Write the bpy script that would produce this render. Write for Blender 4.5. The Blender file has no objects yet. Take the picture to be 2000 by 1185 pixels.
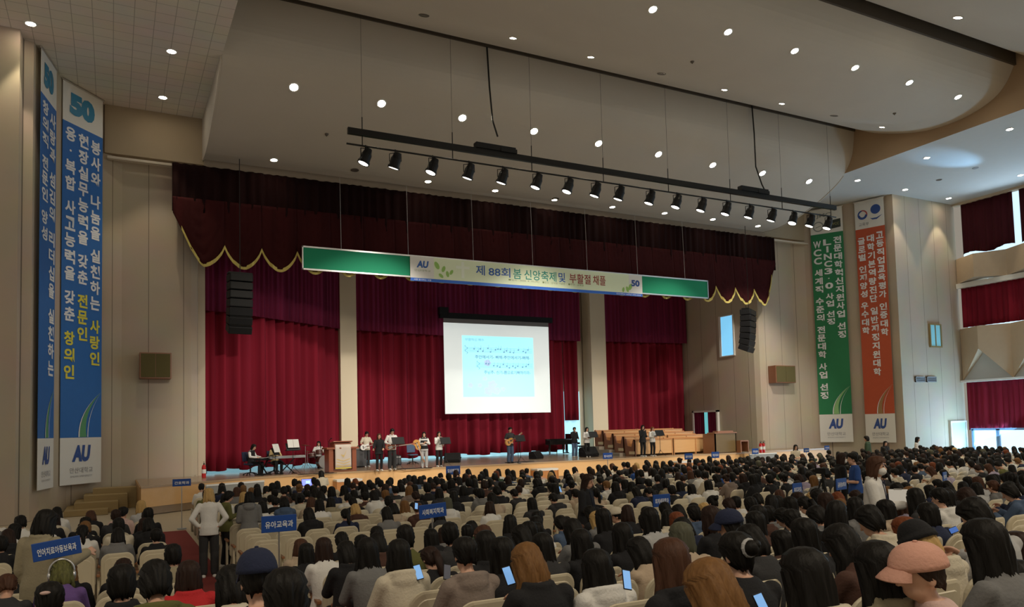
import bpy, math, random
import numpy as np
from mathutils import Vector, Matrix, Euler
random.seed(7)
PI = math.pi
sc = bpy.context.scene
COL = sc.collection

# ------------------------------------------------------------------ camera
FL, CX, CY, EYE = 1500., 1000., 750., 2.7          # focal length and principal point in pixels, eye height in metres
def nrm(v): return v/np.linalg.norm(v)
UPV = nrm(np.array([-665., 26300., -1500.]))
XV = np.array([2880., -22., -1500.]); XV = nrm(XV-UPV*XV.dot(UPV))
YV = np.cross(UPV, XV)
cam_data = bpy.data.cameras.new('camera'); cam = bpy.data.objects.new('camera', cam_data); COL.objects.link(cam)
cam_data.sensor_fit = 'HORIZONTAL'; cam_data.sensor_width = 36.; cam_data.lens = 36.*FL/2000.
cam_data.shift_y = (CY-592.5)/2000.; cam_data.clip_end = 300
cam.matrix_world = Matrix(((XV[0], XV[1], XV[2], 0), (YV[0], YV[1], YV[2], 0), (UPV[0], UPV[1], UPV[2], EYE), (0, 0, 0, 1)))
sc.camera = cam
def ray(px, py):
    d = np.array([px-CX, CY-py, -FL]); return np.array([d@XV, d@YV, d@UPV])
def at_y(px, py, y): r = ray(px, py); return Vector(r*(y/r[1]))+Vector((0, 0, EYE))
def at_z(px, py, z): r = ray(px, py); return Vector(r*((z-EYE)/r[2]))+Vector((0, 0, EYE))
def at_x(px, py, x): r = ray(px, py); return Vector(r*(x/r[0]))+Vector((0, 0, EYE))
def proj(p):
    q = np.array(p)-[0, 0, EYE]; c = q[0]*XV+q[1]*YV+q[2]*UPV
    return (CX+FL*c[0]/-c[2], CY-FL*c[1]/-c[2], -c[2])

# ------------------------------------------------------------------ world, exposure, large lights
sc.view_settings.view_transform = 'Standard'; sc.view_settings.look = 'None'; sc.view_settings.gamma = 1.0
sc.view_settings.exposure = 0.0
w = bpy.data.worlds.new('World'); sc.world = w; w.use_nodes = True
bg = w.node_tree.nodes['Background']; bg.inputs[0].default_value = (1.0, .89, .73, 1); bg.inputs[1].default_value = .28
def area(name, loc, tgt, sx, sy, e, col):
    l = bpy.data.lights.new(name, 'AREA'); l.shape = 'RECTANGLE'; l.size = sx; l.size_y = sy; l.energy = e; l.color = col
    o = bpy.data.objects.new(name, l); o.location = loc
    o.rotation_euler = (Vector(tgt)-Vector(loc)).to_track_quat('-Z', 'Y').to_euler(); COL.objects.link(o); return o
def spot(name, loc, tgt, e, ang, col, blend=.4, rad=.15):
    l = bpy.data.lights.new(name, 'SPOT'); l.energy = e; l.color = col; l.spot_size = math.radians(ang); l.spot_blend = blend; l.shadow_soft_size = rad
    o = bpy.data.objects.new(name, l); o.location = loc
    o.rotation_euler = (Vector(tgt)-Vector(loc)).to_track_quat('-Z', 'Y').to_euler(); COL.objects.link(o); return o
WARM = (1, .86, .66)
for i, x in enumerate((-3, 12, 28)):                        # unseen fill areas added over the rear to brighten the hall
    area('rear_fill_light', (x, -3, 15.8), (x, -1, 0), 5, 3, 850, WARM)
for x, tx in ((7.5, 8.3), (15, 16), (24, 24), (33, 32.5)):    # front-of-house stage lamps on the rear balcony
    spot('front_of_house_lamp', (x, -4, 15), (tx, 37, 2.0), 18500, 22, (1, .9, .78), .75, .25)
area('daylight_from_glass_doors', (47.3, 25.5, 1.3), (38, 27.5, 6), 8, 1.8, 800, (.42, .72, 1))
area('daylight_past_the_doors', (46.9, 27.6, 1.2), (43.5, 30, 3), 2.5, 1.6, 22, (.45, .75, 1))
spot('sunlight_glint_on_wall', (47.0, 22.5, 9.5), (44.9, 30, 3.6), 70, 7, (.55, .8, 1), .8, .05)
spot('sunlight_glint_on_ceiling', (45.8, 24.6, 13.6), (39.6, 24.6, 16.33), 2400, 22, (.3, .62, 1), .9, .1)
area('daylight_from_gallery_glass', (47.2, 24, 14), (36, 22, 16.2), 8, 3, 200, (.55, .78, 1))

# ------------------------------------------------------------------ materials
MATS = {}
def mat(name, col, rough=.6, metal=0., bump=0., bscale=40., var=0., vscale=3., emit=0., spec=.5, sheen=0.):
    if name in MATS: return MATS[name]
    m = bpy.data.materials.new(name); m.use_nodes = True; nt = m.node_tree; b = nt.nodes['Principled BSDF']
    b.inputs['Base Color'].default_value = (*col, 1); b.inputs['Roughness'].default_value = rough; b.inputs['Metallic'].default_value = metal
    b.inputs['Specular IOR Level'].default_value = spec
    if sheen: b.inputs['Sheen Weight'].default_value = sheen
    tc = nt.nodes.new('ShaderNodeTexCoord')
    if var:
        n = nt.nodes.new('ShaderNodeTexNoise'); n.inputs['Scale'].default_value = vscale; n.inputs['Detail'].default_value = 4
        r = nt.nodes.new('ShaderNodeMixRGB'); r.inputs[1].default_value = (*[c*(1-var) for c in col], 1); r.inputs[2].default_value = (*[min(1, c*(1+var)) for c in col], 1)
        nt.links.new(tc.outputs['Object'], n.inputs['Vector']); nt.links.new(n.outputs['Fac'], r.inputs[0]); nt.links.new(r.outputs[0], b.inputs['Base Color'])
    if bump:
        n = nt.nodes.new('ShaderNodeTexNoise'); n.inputs['Scale'].default_value = bscale; n.inputs['Detail'].default_value = 3
        bp = nt.nodes.new('ShaderNodeBump'); bp.inputs['Strength'].default_value = bump; bp.inputs['Distance'].default_value = .02
        nt.links.new(tc.outputs['Object'], n.inputs['Vector']); nt.links.new(n.outputs['Fac'], bp.inputs['Height']); nt.links.new(bp.outputs[0], b.inputs['Normal'])
    if emit:
        b.inputs['Emission Color'].default_value = (*col, 1); b.inputs['Emission Strength'].default_value = emit
    MATS[name] = m; return m
def grid_mat(name, col, line, bw, bh, mortar, rough=.8, plane='XY', offset=0.):
    """painted panels with thin joints"""
    m = bpy.data.materials.new(name); m.use_nodes = True; nt = m.node_tree; b = nt.nodes['Principled BSDF']; b.inputs['Roughness'].default_value = rough
    tc = nt.nodes.new('ShaderNodeTexCoord'); se = nt.nodes.new('ShaderNodeSeparateXYZ'); mp = nt.nodes.new('ShaderNodeCombineXYZ'); br = nt.nodes.new('ShaderNodeTexBrick')
    nt.links.new(tc.outputs['Object'], se.inputs[0])
    for k_, q_ in enumerate(plane): nt.links.new(se.outputs[q_], mp.inputs[k_])
    br.offset = offset; br.inputs['Color1'].default_value = (*col, 1); br.inputs['Color2'].default_value = (*[c*.97 for c in col], 1); br.inputs['Mortar'].default_value = (*line, 1)
    br.inputs['Scale'].default_value = 1; br.inputs['Brick Width'].default_value = bw; br.inputs['Row Height'].default_value = bh; br.inputs['Mortar Size'].default_value = mortar
    n = nt.nodes.new('ShaderNodeTexNoise'); n.inputs['Scale'].default_value = .6; n.inputs['Detail'].default_value = 5
    mx = nt.nodes.new('ShaderNodeMixRGB'); mx.blend_type = 'MULTIPLY'; mx.inputs[0].default_value = .25
    nt.links.new(mp.outputs[0], br.inputs['Vector']); nt.links.new(tc.outputs['Object'], n.inputs['Vector'])
    nt.links.new(br.outputs['Color'], mx.inputs[1]); nt.links.new(n.outputs['Color'], mx.inputs[2]); nt.links.new(mx.outputs[0], b.inputs['Base Color'])
    MATS[name] = m; return m
def wood(name, c1, c2, rough=.4, scale=2.):
    m = bpy.data.materials.new(name); m.use_nodes = True; nt = m.node_tree; b = nt.nodes['Principled BSDF']; b.inputs['Roughness'].default_value = rough
    tc = nt.nodes.new('ShaderNodeTexCoord'); mp = nt.nodes.new('ShaderNodeMapping'); mp.inputs['Scale'].default_value = (scale*.3, scale*3, scale*3)
    n = nt.nodes.new('ShaderNodeTexNoise'); n.inputs['Scale'].default_value = 3; n.inputs['Detail'].default_value = 6
    r = nt.nodes.new('ShaderNodeMixRGB'); r.inputs[1].default_value = (*c1, 1); r.inputs[2].default_value = (*c2, 1)
    nt.links.new(tc.outputs['Object'], mp.inputs[0]); nt.links.new(mp.outputs[0], n.inputs['Vector']); nt.links.new(n.outputs['Fac'], r.inputs[0]); nt.links.new(r.outputs[0], b.inputs['Base Color'])
    MATS[name] = m; return m
def hairmat(name, col, hi):
    m = bpy.data.materials.new(name); m.use_nodes = True; nt = m.node_tree; b = nt.nodes['Principled BSDF']; b.inputs['Roughness'].default_value = .55; b.inputs['Specular IOR Level'].default_value = .2
    tc = nt.nodes.new('ShaderNodeTexCoord'); mp = nt.nodes.new('ShaderNodeMapping'); mp.inputs['Scale'].default_value = (60, 60, 3)
    n = nt.nodes.new('ShaderNodeTexNoise'); n.inputs['Scale'].default_value = 1; n.inputs['Detail'].default_value = 3
    r = nt.nodes.new('ShaderNodeMixRGB'); r.inputs[1].default_value = (*col, 1); r.inputs[2].default_value = (*hi, 1)
    bp = nt.nodes.new('ShaderNodeBump'); bp.inputs['Strength'].default_value = .5; bp.inputs['Distance'].default_value = .01
    nt.links.new(tc.outputs['Object'], mp.inputs[0]); nt.links.new(mp.outputs[0], n.inputs['Vector']); nt.links.new(n.outputs['Fac'], r.inputs[0]); nt.links.new(r.outputs[0], b.inputs['Base Color'])
    nt.links.new(n.outputs['Fac'], bp.inputs['Height']); nt.links.new(bp.outputs[0], b.inputs['Normal'])
    MATS[name] = m; return m
WALLC = (.56, .47, .36)
M_wall = grid_mat('wall_panels', WALLC, (.2, .16, .12), 1.35, 40, .012, .8, 'XZ')
M_wallside = grid_mat('wall_panels_side', WALLC, (.2, .16, .12), 1.5, 40, .012, .8, 'YZ')
M_plain = mat('beige_plaster', WALLC, .85, var=.05, vscale=.8)
M_panel = mat('reflector_paint', (.57, .52, .45), .75, var=.04, vscale=.7)
M_brown = mat('brown_fascia', (.42, .3, .19), .8, var=.05, vscale=.6)
M_dark = mat('dark_void', (.03, .026, .02), .9)
M_tile = grid_mat('tile_ceiling', (.86, .82, .75), (.5, .48, .43), .6, .6, .012, .9)
M_white = mat('white_paint', (.75, .74, .7), .6)
M_col = mat('column_cream', (.72, .62, .45), .7)
M_floor = mat('beige_vinyl', (.42, .36, .26), .45, var=.08, vscale=2)
M_carpet = mat('red_carpet', (.2, .025, .022), .95, bump=.3, bscale=200)
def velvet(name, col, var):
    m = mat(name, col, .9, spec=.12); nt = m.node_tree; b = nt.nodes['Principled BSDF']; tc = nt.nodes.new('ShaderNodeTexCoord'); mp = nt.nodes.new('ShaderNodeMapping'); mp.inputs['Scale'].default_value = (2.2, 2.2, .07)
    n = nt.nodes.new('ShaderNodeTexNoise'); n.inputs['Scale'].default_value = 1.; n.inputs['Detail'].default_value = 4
    r = nt.nodes.new('ShaderNodeMixRGB'); r.inputs[1].default_value = (*[c*(1-var*1.4) for c in col], 1); r.inputs[2].default_value = (*[c*(1+var*1.4) for c in col], 1)  # stretched noise paints pleat shade and backlight streaks into the cloth colour
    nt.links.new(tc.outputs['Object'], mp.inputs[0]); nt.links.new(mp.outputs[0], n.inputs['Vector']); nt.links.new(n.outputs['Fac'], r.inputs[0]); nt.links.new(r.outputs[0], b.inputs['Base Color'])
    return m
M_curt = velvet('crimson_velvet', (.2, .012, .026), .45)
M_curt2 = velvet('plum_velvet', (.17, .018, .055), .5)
M_val = velvet('maroon_velvet', (.036, .0055, .006), .35); M_val2 = velvet('dark_maroon_velvet', (.05, .008, .012), .4); M_pel = velvet('shaded_maroon_velvet', (.012, .003, .003), .35)  # M_pel: maroon darkened in the colour for shade on the valance top
M_gold = mat('gold_fringe', (.62, .5, .13), .55, bump=.6, bscale=60)
M_stage = wood('stage_floor', (.27, .19, .12), (.36, .26, .17), .22, .6)
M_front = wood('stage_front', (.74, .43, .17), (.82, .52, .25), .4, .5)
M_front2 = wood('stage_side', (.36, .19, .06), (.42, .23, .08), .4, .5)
M_step = wood('stair_wood', (.27, .19, .08), (.33, .24, .1), .5)
M_pew = wood('pew_wood', (.46, .2, .07), (.55, .27, .1), .35)
M_pewl = wood('pew_panel', (.64, .36, .15), (.72, .44, .2), .35)
M_pewd = wood('pew_dark', (.24, .1, .05), (.3, .13, .07), .35)
M_lect = wood('lectern_wood', (.3, .09, .05), (.38, .13, .07), .35)
M_organ = wood('organ_wood', (.14, .09, .03), (.18, .12, .045), .55)
M_organ2 = wood('organ_end', (.28, .12, .06), (.34, .16, .08), .4)
M_black = mat('black_plastic', (.01, .01, .011), .5, spec=.25)
M_blackm = mat('black_metal', (.02, .02, .02), .4, .6)
M_gloss = mat('black_lacquer', (.008, .008, .009), .08)
M_steel = mat('steel', (.6, .6, .6), .3, .9)
M_grey = mat('grey_plastic', (.33, .35, .37), .5)
M_seat = mat('cream_seat_plastic', (.62, .55, .4), .42, bump=.05, bscale=30)
M_seatp = mat('seat_fabric', (.33, .29, .22), .9)
M_arm = wood('armrest_wood', (.24, .1, .04), (.32, .15, .07), .4)
M_sign = mat('sign_blue', (.012, .07, .33), .45)
M_txt = mat('white_print', (.8, .82, .85), .6)
M_day = mat('daylit_glass', (.22, .62, .95), .2, emit=.85)
M_day2 = mat('daylit_white_glass', (.62, .85, 1.), .2, emit=1.1)
M_cyan = mat('daylit_cyan', (.2, .75, .8), .3, emit=.55)
M_lamp = mat('lamp_glow', (1, .88, .68), .3, emit=70)
M_lampw = mat('par_lens_glow', (1, .95, .85), .3, emit=7)
M_unlit = mat('unlit_lamp', (.12, .1, .08), .4)
M_skin = mat('skin', (.62, .36, .25), .5)
M_lip = mat('lips', (.4, .1, .09), .5)
HAIR = dict(black=hairmat('hair_black', (.004, .0035, .003), (.013, .011, .009)), dark=hairmat('hair_dark_brown', (.014, .007, .005), (.04, .02, .014)),
            brown=hairmat('hair_brown', (.045, .018, .01), (.1, .045, .025)), gold=hairmat('hair_golden_brown', (.11, .05, .016), (.26, .13, .045)),
            blonde=hairmat('hair_blonde', (.4, .24, .08), (.62, .42, .18)), red=hairmat('hair_auburn', (.12, .03, .01), (.22, .065, .025)),
            ash=hairmat('hair_ash', (.06, .06, .04), (.13, .13, .09)), green=hairmat('hair_green_streak', (.02, .02, .01), (.2, .2, .06)))
CLO = {}
for n_, c_ in dict(black=(.008, .008, .01), charcoal=(.03, .03, .032), grey=(.17, .17, .17), taupe=(.24, .19, .16), cream=(.6, .54, .42), white=(.72, .71, .68), beige=(.46, .36, .26),
                   navy=(.012, .018, .05), denim=(.07, .11, .19), blue=(.02, .07, .27), green=(.03, .06, .03), olive=(.11, .11, .03), brown=(.07, .03, .02), red=(.5, .02, .025),
                   purple=(.13, .07, .24), pink=(.62, .33, .25), pinkpale=(.6, .42, .38), lilac=(.35, .3, .4), khaki=(.3, .26, .17), palegrey=(.42, .42, .42), yellow=(.6, .45, .22)).items():
    CLO[n_] = mat('cloth_'+n_, c_, .9, bump=.25, bscale=60, var=.12, vscale=9)

# ------------------------------------------------------------------ mesh helpers
def frame_of(d):
    d = Vector(d).normalized(); a = Vector((0, 0, 1)) if abs(d.z) < .9 else Vector((1, 0, 0))
    s = d.cross(a).normalized(); return s, d.cross(s).normalized(), d
class MB:
    def __init__(self): self.v = []; self.f = []; self.m = []; self.mi = 0
    def add(self, vs, fs):
        o = len(self.v); self.v += [tuple(p) for p in vs]; self.f += [tuple(i+o for i in f) for f in fs]; self.m += [self.mi]*len(fs); return self
    def box(self, c, s, rz=0, rx=0, ry=0):
        R = Euler((rx, ry, rz)).to_matrix(); c = Vector(c)
        vs = [c+R@Vector((x*s[0]/2, y*s[1]/2, z*s[2]/2)) for z in (-1, 1) for y in (-1, 1) for x in (-1, 1)]
        return self.add(vs, [(0, 2, 3, 1), (4, 5, 7, 6), (0, 1, 5, 4), (2, 6, 7, 3), (0, 4, 6, 2), (1, 3, 7, 5)])
    def bb(self, x0, x1, y0, y1, z0, z1): return self.box(((x0+x1)/2, (y0+y1)/2, (z0+z1)/2), (abs(x1-x0), abs(y1-y0), abs(z1-z0)))
    def rings(self, rs, cap=True):
        n = len(rs[0]); vs = [p for r in rs for p in r]; fs = []
        for i in range(len(rs)-1):
            for j in range(n): fs.append((i*n+j, i*n+(j+1) % n, (i+1)*n+(j+1) % n, (i+1)*n+j))
        if cap: fs.append(tuple(range(n-1, -1, -1))); fs.append(tuple((len(rs)-1)*n+j for j in range(n)))
        return self.add(vs, fs)
    def cyl(self, a, b, r, r2=None, n=12):
        a = Vector(a); b = Vector(b); r2 = r if r2 is None else r2; s, t, d = frame_of(b-a)
        return self.rings([[p+(s*math.cos(2*PI*k/n)+t*math.sin(2*PI*k/n))*q for k in range(n)] for p, q in ((a, r), (b, r2))])
    def caps(self, a, b, ra, rb, n=10):
        a = Vector(a); b = Vector(b); s, t, d = frame_of(b-a); R = []
        for k in (-1, -.8, -.45, 0): R.append((a+d*ra*k, ra*math.sqrt(max(0.0004, 1-k*k))))
        for k in (0, .45, .8, 1): R.append((b+d*rb*k, rb*math.sqrt(max(0.0004, 1-k*k))))
        return self.rings([[p+(s*math.cos(2*PI*k/n)+t*math.sin(2*PI*k/n))*q for k in range(n)] for p, q in R])
    def tube(self, pts, r, n=8, closed=False):
        P = [Vector(p) for p in pts]; R = []; N = len(P)
        for i, p in enumerate(P):
            d = P[min(i+1, N-1)]-P[max(i-1, 0)]; s, t, _ = frame_of(d); q = r[i] if hasattr(r, '__len__') else r
            if i and (s.dot(ps) < 0): s, t = -s, -t
            ps = s
            R.append([p+(s*math.cos(2*PI*k/n)+t*math.sin(2*PI*k/n))*q for k in range(n)])
        return self.rings(R)
    def ell(self, c, r, n=14, m=8, M=None):
        c = Vector(c); R = []
        for i in range(m+1):
            ph = -PI/2+PI*min(max(i/m, .012), .988)
            R.append([Vector((r[0]*math.cos(ph)*math.cos(2*PI*k/n), r[1]*math.cos(ph)*math.sin(2*PI*k/n), r[2]*math.sin(ph))) for k in range(n)])
        return self.rings([[(M@p if M else p)+c for p in q] for q in R])
    def loft(self, secs, n=16):     # (centre, rx, ry) ellipses in the horizontal plane
        return self.rings([[Vector(c)+Vector((rx*math.cos(2*PI*k/n), ry*math.sin(2*PI*k/n), 0)) for k in range(n)] for c, rx, ry in secs])
    def prism(self, pts, a, b, ax='z'):
        def P(u, v, h): return {'z': (u, v, h), 'y': (u, h, v), 'x': (h, u, v)}[ax]
        n = len(pts); vs = [P(*p, a) for p in pts]+[P(*p, b) for p in pts]
        fs = [tuple(range(n-1, -1, -1)), tuple(range(n, 2*n))]+[(i, (i+1) % n, n+(i+1) % n, n+i) for i in range(n)]
        return self.add(vs, fs)
    def grid(self, fn, nu, nv):
        vs = [fn(i/nu, j/nv) for j in range(nv+1) for i in range(nu+1)]; k = nu+1
        return self.add(vs, [(j*k+i, j*k+i+1, (j+1)*k+i+1, (j+1)*k+i) for j in range(nv) for i in range(nu)])
    def sheet(self, fn, nu, nv, th):  # grid with thickness th(vector or function normal ~ given offset vector)
        t = Vector(th); a = len(self.v); self.grid(fn, nu, nv); self.grid(lambda u, v: Vector(fn(u, v))+t, nu, nv)
        k = nu+1; N = k*(nv+1); E = []
        for i in range(nu): E += [(i, i+1), ]
        border = [i for i in range(k)]+[j*k+nu for j in range(1, nv+1)]+[nv*k+i for i in range(nu-1, -1, -1)]+[j*k for j in range(nv-1, 0, -1)]
        for p, q in zip(border, border[1:]+border[:1]): self.f.append((a+p, a+N+p, a+N+q, a+q)); self.m.append(self.mi)
        return self
    def mesh(self, name, mats, smooth=False, recalc=True):
        me = bpy.data.meshes.new(name); me.from_pydata(self.v, [], self.f)
        for m in (mats if isinstance(mats, (list, tuple)) else [mats]): me.materials.append(m)
        me.polygons.foreach_set('material_index', self.m)
        if recalc:
            import bmesh
            b = bmesh.new(); b.from_mesh(me); bmesh.ops.recalc_face_normals(b, faces=b.faces); b.to_mesh(me); b.free()
        if smooth: me.polygons.foreach_set('use_smooth', [True]*len(me.polygons))
        me.update(); return me
    def build(self, name, mats, parent=None, smooth=False, loc=None, bevel=0, recalc=True):
        o = link(name, self.mesh(name, mats, smooth, recalc), parent, loc)
        if bevel:
            b = o.modifiers.new('bevel', 'BEVEL'); b.width = bevel; b.segments = 2; b.limit_method = 'ANGLE'
        return o
def link(name, me, parent=None, loc=None):
    o = bpy.data.objects.new(name, me); COL.objects.link(o)
    if parent is not None: o.parent = parent
    if loc is not None: o.location = loc
    return o
def tag(o, label, cat, group=None, kind=None):
    o['label'] = label; o['category'] = cat
    if group: o['group'] = group
    if kind: o['kind'] = kind
    return o
def struct(o): o['kind'] = 'structure'; return o
def thing(name, label, cat, loc=(0, 0, 0), rz=0, group=None, scale=1):
    o = bpy.data.objects.new(name, None); COL.objects.link(o); o.location = loc; o.rotation_euler = (0, 0, rz); o.empty_display_size = .2
    if scale != 1: o.scale = (scale,)*3
    return tag(o, label, cat, group)
def copy_tree(o, parent=None):
    c = o.copy(); COL.objects.link(c); c.parent = parent
    for ch in list(o.children): copy_tree(ch, c)
    return c
def setmat(o, m, slot=0):
    o.material_slots[slot].link = 'OBJECT'; o.material_slots[slot].material = m
def remesh(mb, vox, name, mt, it=3, fac=.5, dec=0):
    me = mb.mesh('tmp', mt); o = bpy.data.objects.new('tmp', me); COL.objects.link(o)
    r = o.modifiers.new('r', 'REMESH'); r.mode = 'VOXEL'; r.voxel_size = vox
    s = o.modifiers.new('s', 'SMOOTH'); s.iterations = it; s.factor = fac
    if dec: d = o.modifiers.new('d', 'DECIMATE'); d.ratio = dec
    bpy.context.view_layer.update(); dg = bpy.context.evaluated_depsgraph_get()
    out = bpy.data.meshes.new_from_object(o.evaluated_get(dg)); out.name = name
    bpy.data.objects.remove(o); bpy.data.meshes.remove(me)
    out.polygons.foreach_set('use_smooth', [True]*len(out.polygons))
    if not len(out.materials): out.materials.append(mt)
    return out
GL = {}
def glyphs(txt, bold=0.):
    """flat outline of a text in the built-in typeface: (vertices centred in x and y, faces, width, height)"""
    k = (txt, bold)
    if k not in GL:
        c = bpy.data.curves.new('t', 'FONT'); c.body = txt; c.size = 1; c.offset = bold; c.resolution_u = 3; c.align_x = 'CENTER'; c.align_y = 'CENTER'
        o = bpy.data.objects.new('t', c); COL.objects.link(o); bpy.context.view_layer.update()
        me = bpy.data.meshes.new_from_object(o.evaluated_get(bpy.context.evaluated_depsgraph_get()))
        V = np.array([v.co[:2] for v in me.vertices]) if len(me.vertices) else np.zeros((1, 2)); F = [tuple(p.vertices) for p in me.polygons]
        lo = V.min(0); hi = V.max(0); V = V-(lo+hi)/2
        bpy.data.objects.remove(o); bpy.data.curves.remove(c); bpy.data.meshes.remove(me); GL[k] = (V, F, hi[0]-lo[0], hi[1]-lo[1])
    return GL[k]
def put_text(mb, txt, fn, cx, cy, w=None, h=None, bold=.012, shear=0):
    """lay a text into mb: fn maps (u,v) on the board to a 3D point; scaled to width w and/or height h"""
    V, F, W, H = glyphs(txt, bold)
    sx = w/W if w else h/H; sy = h/H if h else sx
    return mb.add([fn(cx+x*sx+shear*y*sy, cy+y*sy) for x, y in V], F)

# ------------------------------------------------------------------ hall shell
X0, X1, ZS = 3.47, 36.0, 16.33
ROW0, PITCH, SLOPE, YB = 13.4, .93, .1, 10.9
def floor_z(y): return 0. if y >= YB else SLOPE*(YB-y)
f = MB(); f.grid(lambda u, v: (-10+58.3*u, [36, YB, -9][int(round(v*2))], floor_z([36, YB, -9][int(round(v*2))])), 1, 2); f.grid(lambda u, v: (-10+58.3*u, [36, YB, -9][int(round(v*2))], floor_z([36, YB, -9][int(round(v*2))])-.2), 1, 2)
struct(f.build('floor', M_floor))
c = MB(); YS = [24.1, YB, 1.2]
c.sheet(lambda u, v: (.98+.92*u, YS[int(round(v*2))], floor_z(YS[int(round(v*2))])+.012), 1, 2, (0, 0, -.01))
tag(c.build('carpet_runner', M_carpet), 'dark red carpet runner along the aisle floor in front of the wooden stairs', 'carpet')
# walls (plan polylines, inner side)
def wall_poly(name, pts, z0, z1, mt, th=.3, side=1):
    P = [Vector((x, y, 0)) for x, y in pts]; N = len(P); off = []
    for i in range(N):
        ns = []
        for a, e in ((max(i-1, 0), max(i-1, 0)+1), (min(i, N-2), min(i, N-2)+1)):
            d = (P[e]-P[a]).normalized(); ns.append(Vector((-d.y, d.x, 0))*side)
        m = (ns[0]+ns[1]).normalized(); off.append(P[i]+m*th/max(.5, m.dot(ns[0])))
    b = MB(); up = Vector((0, 0, 1))
    vs = [p+up*z for z in (z0, z1) for p in P]+[p+up*z for z in (z0, z1) for p in off]
    fs = []
    for i in range(N-1): fs += [(i, i+1, N+i+1, N+i), (2*N+i, 3*N+i, 3*N+i+1, 2*N+i+1), (N+i, N+i+1, 3*N+i+1, 3*N+i), (i, 2*N+i, 2*N+i+1, i+1)]
    fs += [(0, N, 3*N, 2*N), (N-1, 3*N-1, 4*N-1, 2*N-1)]
    b.add(vs, fs); return struct(b.build(name, mt))
LW = [(-9.5, 29.4), (-2.75, 29.4), (-2.7, 30.1), (-2.42, 30.2), (-2.2, 31.2), (-1.9, 32.3), (-1.5, 33.4), (-.95, 34.3), (-.35, 34.85), (.35, 35.2), (3.0, 35.2), (3.24, 35.3), (3.3, 35.6)]
wall_poly('wall_left', LW, 0, 16.4, M_wall, .3, 1)
RW = [(35.9, 36.2), (35.93, 35.75), (36.08, 35.42), (36.35, 35.25), (36.8, 35.2), (39.0, 35.2), (39.8, 34.8), (40.4, 34.1), (40.9, 33.2), (41.5, 32.0), (42.0, 30.5), (42.1, 30.0), (48.1, 30.0)]
wall_poly('wall_right', RW, 0, 16.4, M_wall, .3, 1)
LJ = [(3.3, 35.65), (3.3, 37.5), (2.6, 43.6)]
wall_poly('wall_stage_left', LJ[::-1], 0, 15, M_plain, .3, 1)
# stage inner wall on the far side, with a high window and a door
wall_poly('wall_stage_right', [(35.9, 43.6), (35.9, 36.25)], 0, 15, M_wallside, .3, 1)
struct(MB().bb(2.3, 36.2, 43.4, 43.7, 0, 15).build('wall_stage_back', M_plain))
# ceilings
struct(MB().bb(-10, X0, -9, 35.5, ZS, ZS+.25).build('ceiling_left', M_tile))
struct(MB().bb(X1, 48.4, -9, 35.5, ZS, ZS+.25).build('ceiling_right', mat('side_ceiling', (.58, .58, .56), .8, var=.03)))
struct(MB().bb(X0-.3, X1+.3, -9, 35.5, 20.4, 20.6).build('ceiling_void', M_dark))  # near-black colour stands in for shaded concrete above the reflectors
struct(MB().bb(X0-.12, X0-.01, -9, 34.6, ZS+.26, 20.3).build('trim_1', M_plain))
struct(MB().bb(X1+.01, X1+.12, -9, 34.6, ZS+.26, 20.3).bb(X1-.005, X1+.02, -9, 34.6, ZS-.01, ZS+.27).build('trim_2', M_brown))
P1 = [(34.75, 14.52), (33.6, 14.46), (32.2, 14.66), (30.9, 15.03), (29.9, 15.42), (28.9, 15.95), (28.3, 16.5), (27.95, 17.1), (27.8, 17.75), (27.72, 18.42)]
P2 = [(27.6, 18.8), (27.2, 18.35), (26.5, 17.9), (25.2, 17.4), (23.85, 17.02), (22.5, 16.88), (21.3, 16.97), (20.3, 17.27), (19.7, 17.75), (19.3, 18.42)]
P3 = [(19.15, 19.05), (18.75, 18.6), (18, 18.15), (16.7, 17.7), (15.3, 17.4), (14, 17.3), (12.7, 17.4), (11.7, 17.7), (11.1, 18.2), (10.7, 18.8)]
P4 = [(10.5, 19.2), (9.5, 18.3), (7.5, 17.6), (5.5, 17.4), (3.5, 17.6), (2, 18.4)]
def smooth_profile(P, k=4):
    out = []
    for i in range(len(P)-1):
        p0, p1, p2, p3 = [Vector((*P[min(max(i+j, 0), len(P)-1)], 0)) for j in (-1, 0, 1, 2)]
        for s in range(k):
            t = s/k; q = .5*((2*p1)+(p2-p0)*t+(2*p0-5*p1+4*p2-p3)*t*t+(3*p1-p0-3*p2+p3)*t**3); out.append((q.x, q.y))
    return out+[P[-1]]
PROF = [smooth_profile(p) for p in (P1, P2, P3, P4)]
for i, pr in enumerate(PROF):
    b = MB(); b.sheet(lambda u, v: (X0+.005+(X1-X0-.01)*u, *pr[int(round(v*(len(pr)-1)))]), 1, len(pr)-1, (0, 0, .1))
    struct(b.build('ceiling_reflector', M_panel, smooth=False))
lowp = [q for q in PROF[0] if q[1] < 16.3]
for nm_, xa_ in (('trim_3', X0-.06), ('trim_8', X1)): struct(MB().prism([(y_, z_-.03) for y_, z_ in lowp]+[(lowp[-1][0], ZS+.02), (34.75, ZS+.02)], xa_, xa_+.06, 'x').build(nm_, M_panel))
# dark boxes filling the slots between the reflectors, shade put into their colour
struct(MB().bb(X0, X1, 27.64, 27.9, 18.42, 19.3).bb(X0, X1, 19.2, 19.5, 18.42, 19.6).build('trim_slot_shade', mat('slot_shade', (.08, .062, .045), .9)))
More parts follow.
